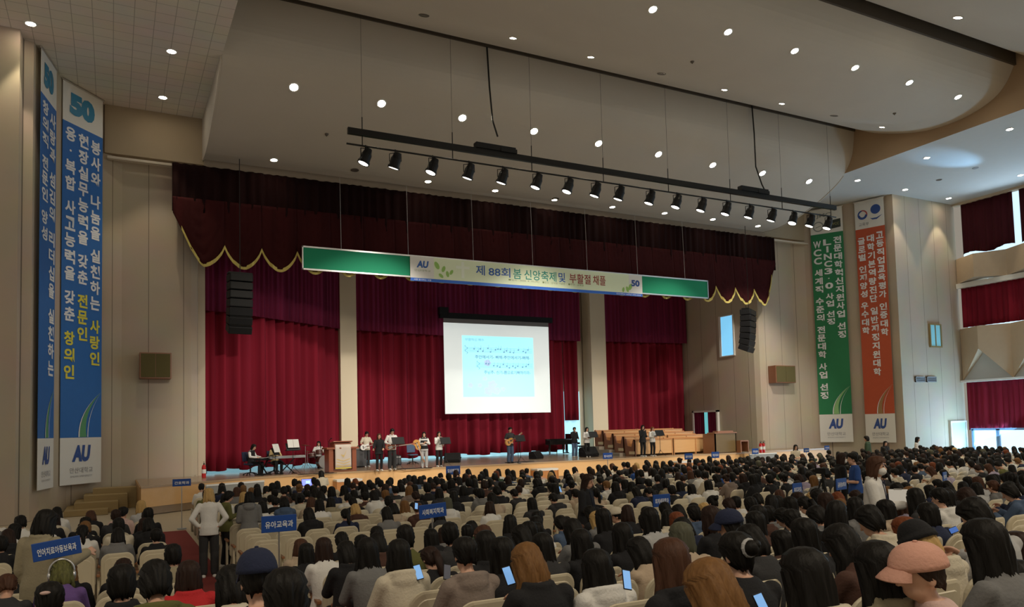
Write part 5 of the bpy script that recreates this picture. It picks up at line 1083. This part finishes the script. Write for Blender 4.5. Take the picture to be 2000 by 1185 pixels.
# ------------------------------------------------------------------ audience
TARGETS = [  # head centre in the photo, hair style, hair colour, top, top colour, extra, label
 (46, 1120, 'short', 'black', 'jacket', 'black', '', 'short black-haired person in black jacket near the purple sweater, beside the frame edge'),
 (120, 1118, 'bob', 'green', 'plain', 'purple', 'headphones', 'person with silver headphones, green-streaked hair and fluffy purple sweater'),
 (97, 1174, 'tied', 'black', 'plain', 'black', 'clip', 'person with pink clip in black hair, just behind the purple sweater'),
 (238, 1140, 'short', 'black', 'jacket', 'black', '', 'short black-haired person in black between purple sweater and red jacket'),
 (305, 1135, 'short', 'black', 'hoodie', 'olive', '', 'large-looking short-haired person with olive collar beside the red jacket'),
 (368, 1125, 'bob', 'dark', 'jacket', 'red', '', 'person with shaggy dark hair in bright red jacket'),
 (338, 1085, 'short', 'black', 'plain', 'khaki', '', 'short black-haired person with pale collar at the end seat beside the carpet'),
 (455, 1142, 'bob', 'black', 'plain', 'cream', '', 'person with black bobbed hair and cream top next to the navy cap'),
 (502, 1135, 'short', 'black', 'plain', 'black', 'navycapback', 'person in navy cap with black hair beside the carpeted aisle'),
 (557, 1175, 'crop', 'black', 'plain', 'charcoal', '', 'short-haired person at the bottom edge behind the navy cap'),
 (12, 1145, 'crop', 'brown', 'plain', 'charcoal', '', 'person with cropped brown hair cut off by the frame edge'),
 (598, 1080, 'long', 'black', 'plain', 'black', '', 'long black-haired person in black at the aisle end, first row behind cross aisle'),
 (632, 1072, 'long', 'dark', 'plain', 'white', '', 'person with straight dark brown hair in white shirt near the aisle end'),
 (680, 1078, 'long', 'black', 'coat', 'black', '', 'long black-haired person in black coat beside the grey top, near the aisle'),
 (717, 1078, 'longer', 'black', 'plain', 'grey', '', 'person with very long black hair and grey top near the aisle end'),
 (779, 1085, 'bob', 'black', 'hoodie', 'cream', '', 'person with black bob in thick cream fleece near the aisle'),
 (846, 1090, 'pony', 'dark', 'plain', 'black', '', 'person with dark ponytail in black sweater holding a bright phone'),
 (908, 1085, 'crop', 'black', 'hoodie', 'taupe', '', 'short-haired person in taupe grey hoodie holding a phone'),
 (970, 1085, 'long', 'black', 'plain', 'black', '', 'long black-haired person in black beside the taupe hoodie'),
 (1040, 1098, 'longer', 'gold', 'jacket', 'black', '', 'person with very long golden brown hair and black jacket, phone raised'),
 (1060, 1068, 'long', 'black', 'plain', 'charcoal', '', 'long black-haired person just in front of the golden brown hair'),
 (1033, 1040, 'short', 'black', 'jacket', 'brown', '', 'round-headed person with thick short black hair and brown jacket'),
 (1100, 1022, 'short', 'black', 'jacket', 'denim', '', 'short black-haired person in blue denim jacket with red stripe'),
 (1135, 1060, 'longer', 'black', 'plain', 'black', '', 'person with long straight black hair behind the denim jacket'),
 (1165, 1110, 'longer', 'black', 'hoodie', 'white', '', 'person with long wavy black hair over a white hoodie'),
 (1203, 1008, 'short', 'black', 'jacket', 'cream', 'whitecap', 'person in white cap looking sideways with cream coat'),
 (1215, 1047, 'longer', 'black', 'plain', 'black', '', 'person with long loose black hair in front of the beige vest'),
 (1262, 1022, 'short', 'black', 'plain', 'charcoal', '', 'short black-haired person with white collar in front of the ash hair'),
 (1258, 1075, 'long', 'black', 'plain', 'beige', '', 'person with long black hair and beige knitted vest'),
 (1330, 1050, 'bob', 'ash', 'plain', 'beige', '', 'person with ash grey hair and beige sweater leaning forward'),
 (1310, 1100, 'longer', 'brown', 'hoodie', 'black', '', 'person with very long reddish brown hair and black hooded jacket'),
 (1410, 1150, 'longer', 'gold', 'plain', 'charcoal', '', 'person with smooth golden hair at the bottom edge'),
 (1438, 1085, 'bun', 'black', 'plain', 'black', '', 'person with black bun, pale scrunchie and bare neck in black top'),
 (1425, 1030, 'bob', 'black', 'jacket', 'black', 'navycap', 'person in dark navy cap facing sideways'),
 (1478, 1055, 'bob', 'black', 'plain', 'charcoal', '', 'dark-haired person between navy cap and brown jacket'),
 (1527, 1060, 'long', 'black', 'hoodie', 'brown', '', 'person with black hair and dark brown jacket, hand raised'),
 (1570, 1045, 'long', 'black', 'plain', 'black', '', 'long black-haired person in black in front of the blue phone'),
 (1660, 1060, 'longer', 'black', 'plain', 'brown', '', 'person with long straight black hair and dark brown top beside the cream jacket'),
 (1572, 1130, 'longer', 'black', 'hoodie', 'cream', '', 'person with long black hair and cream hood watching a bright phone chat'),
 (1700, 1115, 'longer', 'black', 'jacket', 'khaki', '', 'person with long black wavy hair behind the pink cap brim'),
 (1712, 1015, 'short', 'black', 'jacket', 'cream', '', 'short black-haired person in cream jacket beside the auburn hair'),
 (1767, 1038, 'bob', 'red', 'jacket', 'cream', '', 'person with auburn hair and cream jacket'),
 (1812, 1005, 'bob', 'black', 'plain', 'navy', '', 'dark-haired person in navy in front of the auburn hair'),
 (1812, 1055, 'long', 'blonde', 'hoodie', 'cream', 'beanie', 'person in black beanie with blonde hair and cream hoodie'),
 (1795, 1125, 'crop', 'dark', 'plain', 'pinkpale', 'pinkcap', 'person in a pink baseball cap turned sideways at the bottom edge'),
 (1922, 1065, 'longer', 'black', 'plain', 'grey', '', 'person with long black hair beside the beanie, grey top'),
 (1922, 1005, 'short', 'black', 'shirt', 'palegrey', '', 'broad person with short black hair and pale blue shirt'),
 (1930, 1150, 'bob', 'black', 'plain', 'black', '', 'black-haired person at the bottom corner beside the pink cap'),
 (1988, 1110, 'long', 'dark', 'plain', 'black', '', 'dark long-haired person cut off at the frame edge behind the grey top'),
 (1632, 1005, 'bob', 'black', 'plain', 'black', 'mask', 'dark-haired person with white face mask turned sideways'),
 (1500, 1005, 'short', 'black', 'hoodie', 'grey', '', 'short black-haired person with grey hood behind the blue sign'),
 (1543, 988, 'long', 'black', 'plain', 'white', '', 'person with long black hair just below the blue sign near the tripod'),
 (1578, 985, 'pony', 'black', 'plain', 'cream', '', 'person with black ponytail and bare neck near the tripod'),
]
POSES = {}
for nm, arms, pitch, hd in (('A', (((.22, .28, .76), (.09, .5, .67)), ((-.22, .28, .76), (-.09, .5, .67))), .12, (0, .26, 1.17)), ('B', (((.21, .32, .76), (.06, .5, .88)), ((-.21, .32, .76), (-.05, .51, .84))), .5, (0, .33, 1.15)), ('C', (((.23, .26, .74), (.16, .52, .68)), ((-.23, .26, .74), (-.14, .5, .68))), .2, (.03, .27, 1.165))):
    P = dict(SIT); P['arms'] = arms; P['pitch'] = pitch; P['head'] = hd; P['yaw'] = {'A': .0, 'B': .1, 'C': -.5}[nm]; POSES[nm] = P
BODY = {k: body_mesh(P, .01, 'body', .45) for k, P in POSES.items()}
TOPS = {(k, kd): top_mesh(P, kd, .014, 'top', .5) for k, P in POSES.items() for kd in ('plain', 'hoodie', 'jacket', 'shirt', 'coat')}
LEGS = {k: legs_mesh(P, 'trousers', .016, 'trousers', .4) for k, P in POSES.items()}
HAIRS = {(k, st): hair_mesh(P, st, seed=i*7+len(st)) for i, (k, P) in enumerate(POSES.items()) for st in ('short', 'crop', 'bob', 'long', 'longer', 'bun', 'pony', 'tied', 'capcrop')}
CAPS = {(k, st): (cap_mesh(P, 'beanie') if st == 'beanie' else cap_mesh(P, 'cap', st == 'back')) for k, P in POSES.items() for st in ('cap', 'back', 'beanie')}
def seated(label, x, y, z, pose, hs, hc_, tk, tc_, full=True, rz=0, sc_=(1, 1, 1), cap=None, capcol='black', group=None, legs=True):
    t = thing('person', label, 'person', (x, y, z), rz, group); t.scale = sc_
    link('body', BODY[pose], t); o = link('hair', HAIRS[pose, hs], t); setmat(o, HAIR[hc_])
    o = link('top', TOPS[pose, tk], t); setmat(o, CLO[tc_])
    if legs: link('trousers', LEGS[pose], t)
    if cap: o = link('cap', CAPS[pose, cap], t); setmat(o, CLO[capcol])
    return t
taken = {}
def zrow(s): return floor_z(s[1]+.15)
for ti, (px, py, hs, hc_, tk, tc_, ex, lab) in enumerate(TARGETS):
    best = None
    for s in seats:
        if id(s) in taken or (s[2] in 'ML') and s[1] > 15: continue
        if hc_ == 'red' and s[1] < 3.5 or ex == 'beanie' and not 2.6 < s[1] < 3.5: continue
        p = at_y(px, py, s[1]+.27); dz = p.z-(zrow(s)+1.17); dx = p.x-s[0]; c_ = abs(dz)*1.6+abs(dx)
        if best is None or c_ < best[0]: best = (c_, s, dx, dz)
    c_, s, dx, dz = best; taken[id(s)] = lab
    #DBG
    dx = max(-.24, min(.24, dx)); dz = max(-.36 if ex == 'pinkcap' else -.2, min(.16, dz))
    if ex == 'pinkcap': p = at_y(px, py, s[1]+1.0); dx = p.x-s[0]; dz = p.z-(zrow(s)+1.17)
    pose = 'B' if ex in ('phone',) or ti % 3 == 1 else 'A'
    cap = {'navycapback': 'cap', 'whitecap': 'cap', 'navycap': 'cap', 'pinkcap': 'cap', 'beanie': 'beanie'}.get(ex); cc = {'navycapback': 'navy', 'whitecap': 'cream', 'navycap': 'navy', 'pinkcap': 'pink', 'beanie': 'black'}.get(ex, 'black')
    if ex in ('whitecap', 'pinkcap', 'navycap', 'mask'): pose = 'A'
    rz = {'whitecap': 1.0, 'pinkcap': 1.1, 'navycap': .9, 'mask': -1.1, 'navycapback': 0}.get(ex, random.uniform(-.12, .12))
    k = 1+dz/1.19
    t = seated(lab, s[0]+dx, s[1]+(.73 if ex == 'pinkcap' else 0), zrow(s), pose, 'capcrop' if cap == 'cap' and hs in ('crop', 'short') else hs, hc_, tk, tc_, True, 0, (1.0, 1.0, k), cap, cc)
    if abs(rz) > .5:                                       # turn only about the seat's vertical axis through the head
        h0 = Vector(POSES[pose]['head'][:2]); R2 = Matrix.Rotation(rz, 2); off = h0-R2@h0; t.rotation_euler = (0, 0, rz); t.location.x += off.x; t.location.y += off.y
    P = POSES[pose]; hcn = Vector(P['head'])
    if ex == 'headphones':
        b = MB(); b.tube([hcn+Vector((.108*math.cos(a), -.01, .02+.125*math.sin(a))) for a in [-.15+(PI+.3)*q/16 for q in range(17)]], .012, 8); b.ell(hcn+Vector((.106, -.01, -.02)), (.022, .04, .05)); b.ell(hcn+Vector((-.106, -.01, -.02)), (.022, .04, .05)); b.build('headphones', M_steel, t, smooth=True)
    if ex == 'clip': MB().ell(hcn+Vector((-.02, -.1, .08)), (.032, .012, .013), 10, 6).build('hair_clip', CLO['pinkpale'], t)
    if ex == 'mask': link('face_mask', mask_mesh(P), t)
    if hs == 'bun': MB().tube([hcn+head_matrix(P)@Vector((.04*math.cos(a), -.1+.0*a, .045+.04*math.sin(a))) for a in [2*PI*q/12 for q in range(13)]], .016, 8).build('scrunchie', CLO['palegrey'], t)
HS = ['short']*5+['crop']*2+['bob']*3+['long']*7+['longer']*2+['pony', 'bun', 'tied']
HC = ['black']*60+['dark']*8+['brown']*4+['gold', 'gold', 'blonde', 'red', 'ash']
TC = ['black']*16+['charcoal']*5+['cream']*5+['white']*5+['grey']*4+['navy']*4+['beige']*3+['palegrey']*3+['brown']*2+['denim', 'green', 'olive', 'khaki', 'taupe', 'lilac', 'pinkpale', 'blue']
TK = ['plain']*5+['hoodie']*4+['jacket']*3+['shirt', 'coat']
TKW = dict(plain='top', hoodie='hoodie', jacket='jacket', shirt='shirt', coat='coat'); HSW = dict(short='short', crop='cropped', bob='bobbed', long='long', longer='wavy', pony='ponytailed', bun='bun-tied', tied='tied'); TCW = dict(charcoal='charcoal', palegrey='pale grey', pinkpale='pale pink')
HCW = dict(dark='dark brown', gold='golden')
rn = random.Random(23)
def fill_p(s):
    x, y = s[0], s[1]
    if s[2] == 'M':
        if 1 < x < 3.3 and y < 15.6: return 0
        if y < 13.6: return .35 if x < 13 else .7
        if 4.5 < x < 9.5 and y < 17: return .3
        if x < 4.5 and y < 17: return .55
        if x < 9: return .8
        return .9
    if s[2] == 'L': return .78
    if s[2] == 'K': return .5 if y > 8.9 else 0
    return .75 if y > 5.2 else 0
persons = []
for s in seats:
    if id(s) in taken: continue
    if rn.random() < fill_p(s): persons.append(s); taken[id(s)] = 'x'
N_IND = 300-len(TARGETS); crowd = []
for i, s in enumerate(persons):
    hs, hc_, tk, tc_ = rn.choice(HS), rn.choice(HC), rn.choice(TK), rn.choice(TC); pose = rn.choice('AABBC'); dx = rn.uniform(-.07, .07); k = rn.uniform(.94, 1.06)
    if i < N_IND:
        lab = '%s %s-hair person, %s %s, %s' % (HSW[hs], HCW.get(hc_, hc_), TCW.get(tc_, tc_), TKW[tk], where(s).replace(' from carpeted aisle', ' from aisle'))
        seated(lab, s[0]+dx, s[1], zrow(s), pose, hs, hc_, tk, tc_, i < 120, rn.uniform(-.14, .14), (1, 1, k), None, 'black', 'seated audience', i < 40)
    else: crowd.append((s, pose, hs, hc_, tk, tc_, dx, k))
# seats: the 300 largest are things, the farther ones one object
seat0 = None
for i, s in enumerate(seats[:300]):
    if seat0 is None: seat0 = make_seat(); t = seat0
    else: t = copy_tree(seat0)
    t.location = (s[0], s[1], zrow(s)); t['label'] = 'cream %s seat, %s' % ('occupied' if id(s) in taken else 'empty', where(s))
def arrays(me):
    V = np.empty(len(me.vertices)*3); me.vertices.foreach_get('co', V); return V.reshape(-1, 3), [tuple(p.vertices) for p in me.polygons]
def bulk(name, items, mats, label, cat):
    """items: (verts, faces, material index) merged in one object"""
    nv = 0; VS = []; FS = []; MI = []
    for V, F, m in items: VS.append(V); FS += [tuple(i+nv for i in f_) for f_ in F]; MI += [m]*len(F); nv += len(V)
    me = bpy.data.meshes.new(name); me.from_pydata(np.concatenate(VS).tolist(), [], FS)
    for m in mats: me.materials.append(m)
    me.polygons.foreach_set('material_index', MI); me.polygons.foreach_set('use_smooth', [True]*len(MI)); me.update()
    return tag(link(name, me), label, cat, None, 'stuff')
lowseat = arrays(seat_back(0).mesh('s', M_seat)); b = MB(); b.bb(-.2, .2, .08, .44, .4, .46).bb(-.28, -.24, .0, .3, 0, .64); lowpan = arrays(b.mesh('s', M_seat))
it = []
for s in seats[300:]:
    o = np.array([s[0], s[1], zrow(s)]); it += [(lowseat[0]+o, lowseat[1], 0), (lowpan[0]+o, lowpan[1], 1)]
if it: bulk('seat_rows', it, [M_seat, M_seatp], 'farther rows of cream auditorium seats stretching toward the stage and galleries', 'seats')
LT = {k: arrays(top_mesh(P, 'plain', .03, 't', .35)) for k, P in POSES.items()}
LH = {(k, st): arrays(hair_mesh(P, st, seed=3, lod=0)) for k, P in POSES.items() for st in ('short', 'crop', 'bob', 'long', 'longer', 'bun', 'pony', 'tied')}
def lowhead(P): b = MB(); hc = Vector(P['head']); b.ell(hc, (.07, .09, .115), 10, 8); b.caps(Vector(P['tor'][-1][0]), hc, .048, .045, 8); b.caps(P['arms'][0][1], Vector(P['arms'][0][1])+Vector((-.02, .1, 0)), .03, .025, 6); return arrays(b.mesh('h', M_skin))
LB = {k: lowhead(P) for k, P in POSES.items()}
hk, tk_ = list(HAIR), list(CLO); it = []
for s, pose, hs, hc_, tk, tc_, dx, k in crowd:
    o = np.array([s[0]+dx, s[1], zrow(s)]); sc3 = np.array([1, 1, k])
    it += [(LB[pose][0]*sc3+o, LB[pose][1], 0), (LH[pose, hs][0]*sc3+o, LH[pose, hs][1], 1+hk.index(hc_)), (LT[pose][0]*sc3+o, LT[pose][1], 1+len(hk)+tk_.index(tc_))]
if it: bulk('audience_crowd', it, [M_skin]+[HAIR[k] for k in hk]+[CLO[k] for k in tk_], 'crowd of mostly dark-haired people filling the farther rows toward stage and galleries', 'crowd')

# ------------------------------------------------------------------ people standing in the hall
def hall(label, px, ptop, Y, rz, **kw):
    p = at_y(px, ptop, Y); z = floor_z(Y); return stander(label, p.x, Y, z, rz, h=(p.z-z)*1.0, **kw)
HIPS = (((.31, -.08, 1.12), (.19, -.04, .98)), ((-.31, -.08, 1.12), (-.19, -.04, .98)))
hall('standing person with blonde hair in white sweater, hands on hips on the red carpet', 408, 953, 15.9, -.1, arms=HIPS, hair='bob', hcol='blonde', top='plain', tcol='white', legs='wide', lcol='charcoal', face=False, pitch=.25)
hall('standing person in olive green top between the white sweater and grey hoodie', 441, 958, 16.8, -1.3, arms='phone', hair='short', hcol='black', top='plain', tcol='olive', lcol='black', pitch=.35)
hall('standing person in grey hoodie and black trousers seen from behind', 487, 960, 15.75, -.15, arms='read', hair='bob', hcol='black', top='hoodie', tcol='grey', lcol='black', face=False, pitch=.3)
hall('standing person in beige jacket and jeans holding the long blue sign by the side block', 80, 995, 9.75, -.6, arms=(((.26, .05, 1.15), (.28, .3, 1.22)), ((-.2, -.02, 1.1), (-.2, .08, .9))), hair='bob', hcol='black', top='jacket', tcol='khaki', legs='wide', lcol='denim', face=False, pitch=.3)
t = hall('standing staff person with dark hair, black jacket and white name badge in the cross aisle', 1143, 925, 12.0, PI+.6, arms='read', hair='long', hcol='dark', top='jacket', tcol='black', lcol='black', pitch=.15)
MB().bb(-.035, .035, .14, .15, 1.02, 1.12).build('name_badge', M_txt, t); MB().tube([(-.07, .1, 1.4), (-.02, .15, 1.12), (.02, .15, 1.12), (.07, .1, 1.4)], .006, 6).build('lanyard', CLO['navy'], t)
t = hall('standing person in white jacket and white face mask, reading a clipboard', 1704, 891, 6.65, -2.65, arms=(((.2, .06, 1.1), (.12, .34, 1.13)), ((-.22, .0, 1.12), (-.2, .16, .92))), hair='bob', hcol='brown', top='jacket', tcol='white', lcol='black', mask=True, pitch=.0)
MB().tube([(-.06, .1, 1.42), (-.015, .15, 1.1), (.015, .15, 1.1), (.06, .1, 1.42)], .006, 6).build('lanyard', CLO['navy'], t)
p = at_y(1755, 968, 6.9); t2 = thing('clipboard', 'white clipboard with papers held by the masked person in white', 'clipboard', p, -.9); MB().box((0, 0, 0), (.24, .33, .012), rx=.45).build('board', M_txt, t2); MB().box((0, .14, .075), (.1, .03, .014), rx=.45).build('clip', M_steel, t2)
hall('standing person with short black hair in blue shirt seen from behind, near the tripod', 1668, 884, 12.4, .9, arms='read', hair='crop', hcol='black', top='tee', tcol='blue', lcol='palegrey', face=False)
hall('standing person in black clothing and white mask facing the blue shirt', 1640, 884, 13.0, -2.2, arms='read', hair='bob', hcol='dark', top='jacket', tcol='black', lcol='black', mask=True)
hall('standing person in dark green jacket beneath the orange banner', 1694, 851, 25.0, .4, hair='short', hcol='black', top='jacket', tcol='green', lcol='black', face=False)
hall('standing person in black dress with white sleeves beneath the orange banner', 1728, 861, 24.8, PI-.3, hair='long', hcol='black', top='coat', tcol='black', lcol='black')
hall('standing person in white top in front of the pale bluish wall', 1790, 853, 24.9, PI+.5, arms='read', hair='bob', hcol='black', top='plain', tcol='white', lcol='beige')
hall('standing person with long black hair and white blouse beneath the green banner', 1553, 868, 25.0, PI-.4, arms='read', hair='long', hcol='black', top='plain', tcol='cream', lcol='black')

# ------------------------------------------------------------------ department signs on poles
def sign(label, txt, px, py, wpx, hpx, Y, rz=0., pole=True, roll=0.):
    p = at_y(px, py, Y); d = proj(p)[2]; w_, h_ = wpx*d/FL/max(.5, math.cos(.45-rz*.5)), hpx*d/FL; zf = floor_z(Y); zf = zf if pole else p.z-.3
    t = thing('department_sign', label, 'sign', (p.x, Y, zf), rz, 'blue department signs'); zc_ = p.z-zf
    b = MB(); b.box((0, 0, zc_), (w_, .025, h_), ry=roll); o = b.build('board', M_sign, t, bevel=.004)
    m = MB(); R = Matrix.Rotation(roll, 3, 'Y')
    put_text(m, txt, lambda u, v: tuple(R@Vector((u, -.016, v))+Vector((0, 0, zc_))), 0, -h_*.04, w=w_*.8, h=h_*.42, bold=.02); m.build('lettering', M_txt, t, recalc=False)
    if pole:
        MB().cyl((0, .02, .02), (0, .02, zc_-h_*.4), .013, n=8).build('pole', M_steel, t); MB().cyl((0, .02, 0.005), (0, .02, .03), .13, n=16).build('base', M_grey, t)
sign('blue sign on a pole reading 유아교육과 in front of two empty seats', '유아교육과', 545, 1022, 60, 32, 11.9)
sign('blue sign on a pole reading 사회복지학과 among nearly empty rows', '사회복지학과', 845, 997, 51, 27, 12.0, 0, True, -.06)
sign('blue sign reading 회계세무학과 above the row of empty seats', '회계세무학과', 1292, 977, 37, 24, 11.9)
sign('blue sign on a pole beside the camera tripod, nearer the empty seats', '뷰티디자인과', 1557, 955, 28, 24, 11.8, .15)
sign('blue sign below the person in the blue shirt', '금융정보학과', 1643, 945, 36, 22, 12.0, .2)
sign('blue sign with pale lettering amid the crowd below the bluish wall', '호텔조리과', 1845, 930, 22, 17, 12.6, .3)
sign('blue sign partly hidden by heads near the galleries', '경찰보안과', 1933, 915, 23, 17, 15.5, .3)
sign('small blue sign on a pole before the stage stairs beside the carpeted aisle', '간호학과', 355, 942, 30, 14, 24.5)
sign('small blue sign in front of the floor monitor near the singer in white', '임상병리과', 885, 918, 27, 17, 24.5)
sign('small blue sign on a pole below the large floor monitor by the piano', '방사선과', 1187, 890, 20, 12, 24.6)
sign('small blue sign before the choir pews, nearer the singers', '물리치료과', 1345, 891, 18, 12, 24.6)
sign('small blue sign before the choir pews, nearer the organ console', '작업치료과', 1397, 888, 17, 12, 24.7)
sign('small blue sign in front of the side cabinet by the organ', '치위생과', 1475, 881, 15, 11, 24.7)
sign('tiny blue sign beneath the green banner, nearer the white blouse', '건축과', 1575, 879, 13, 8, 25.2)
sign('tiny blue sign directly beneath the green banner foot', '디자인과', 1615, 874, 12, 8, 25.3)
sign('long blue sign held up by the person in the beige jacket', '언어치료아동보육과', 111, 1071, 76, 35, 9.2, .1, False, -.12)
# camera tripod, laptop table with operator
p = at_y(1606, 925, 12.3); zf = floor_z(12.3); t = thing('camera_tripod', 'black tripod with video camera standing in the cross aisle', 'tripod', (p.x, 12.3, zf), 0); hh = p.z-zf
for k in range(3): a = k*2.094+.4; MB().cyl((.03*math.cos(a), .03*math.sin(a), hh-.12), (.42*math.cos(a), .42*math.sin(a), .01), .018, n=8).build('leg', M_blackm, t)
MB().cyl((0, 0, hh-.35), (0, 0, hh), .02, n=8).build('centre_column', M_blackm, t); MB().bb(-.06, .06, -.14, .14, hh, hh+.13).cyl((0, .14, hh+.07), (0, .24, hh+.07), .045).build('video_camera', M_black, t)
p = at_z(585, 951, .72); t = thing('laptop_table', 'small table with dark cloth before the stage carrying a laptop', 'table', (p.x, p.y, 0), 0)
MB().bb(-.6, .6, -.25, .3, .69, .73).build('tabletop', M_white, t); MB().bb(-.58, .58, -.24, .29, .12, .69).build('table_skirt', CLO['navy'], t)
for u in (-.5, .5):
    for v in (-.2, .24): MB().bb(u-.02, u+.02, v-.02, v+.02, 0, .12).build('leg', M_steel, t)
t2 = thing('laptop', 'open laptop with bright blue screen on the table before the stage', 'laptop', (p.x+.3, p.y+.05, .735), -.1)
MB().bb(-.19, .19, -.13, .13, 0, .015).build('keyboard_base', M_grey, t2); MB().box((0, .16, .135), (.39, .012, .26), rx=-.2).build('lid', M_black, t2); MB().box((0, .152, .135), (.36, .004, .23), rx=-.2).build('screen', mat('laptop_screen', (.02, .08, .95), .3, emit=1.2), t2); MB().box((.04, .148, .14), (.15, .003, .1), rx=-.2).build('screen_window', mat('laptop_window', (.2, .6, 1), .3, emit=1.0), t2)
sitter('person with long black hair in cream top seated at the laptop table before the stage', at_y(628, 930, p.y+.1).x, p.y-.35, .0, .2, KEY, 'long', 'black', 'plain', 'cream', 'black', .2, 0, False)
# phones held by the audience
for i, (px, py, Y, col, lab) in enumerate(((817, 1117, 5.95, 'blue', 'phone with pale blue screen held by the person with dark ponytail'), (873, 1117, 5.6, 'dark', 'phone held by the person in the taupe hoodie'), (993, 1124, 4.5, 'blue', 'phone with blue icons held by the person with golden brown hair'), (1224, 1132, 3.9, 'blue', 'small glowing phone between the white hoodie and beige vest'),
     (1607, 1095, 4.2, 'deep', 'tilted phone with deep blue screen beside the brown jacket'), (1625, 1152, 3.3, 'chat', 'phone with cyan chat picture held before the cream hood'), (1862, 1035, 4.9, 'deep', 'sideways phone playing a video beside the navy top'), (1748, 1122, 3.3, 'deep', 'tablet with blue screen in front of the pink cap'), (1488, 1182, 2.9, 'blue', 'phone with pale blue screen at the bottom edge'), (813, 988, 12.9, 'blue', 'tiny glowing phone beside the sign reading 사회복지학과'), (1093, 956, 17.5, 'blue', 'large bright blue tablet screen held up in the middle rows'), (253, 1077, 13.9, 'blue', 'tiny bright phone in the side block rows'))):
    p = at_y(px, py, Y); big = 1.5 if 'tablet' in lab else 1.0; t = thing('phone', lab, 'phone', p, random.Random(i).uniform(-.3, .3), 'phones held by the audience', big); t.rotation_euler = (-.45, .25 if i % 2 else -.15, 0)
    sw2, sh2 = (.13, .062) if 'sideways' in lab else (.062, .125)
    MB().bb(-sw2/2, sw2/2, -.004, .004, -sh2/2, sh2/2).build('case', M_black, t, bevel=.003)
    cl = dict(blue=(.2, .42, .8), dark=(.05, .05, .06), deep=(.04, .12, .42), chat=(.15, .5, .65))[col]; MB().bb(-sw2/2+.004, sw2/2-.004, -.0055, -.004, -sh2/2+.006, sh2/2-.006).build('screen', mat('phone_screen_'+col, cl, .3, emit=.62 if True else .8), t)
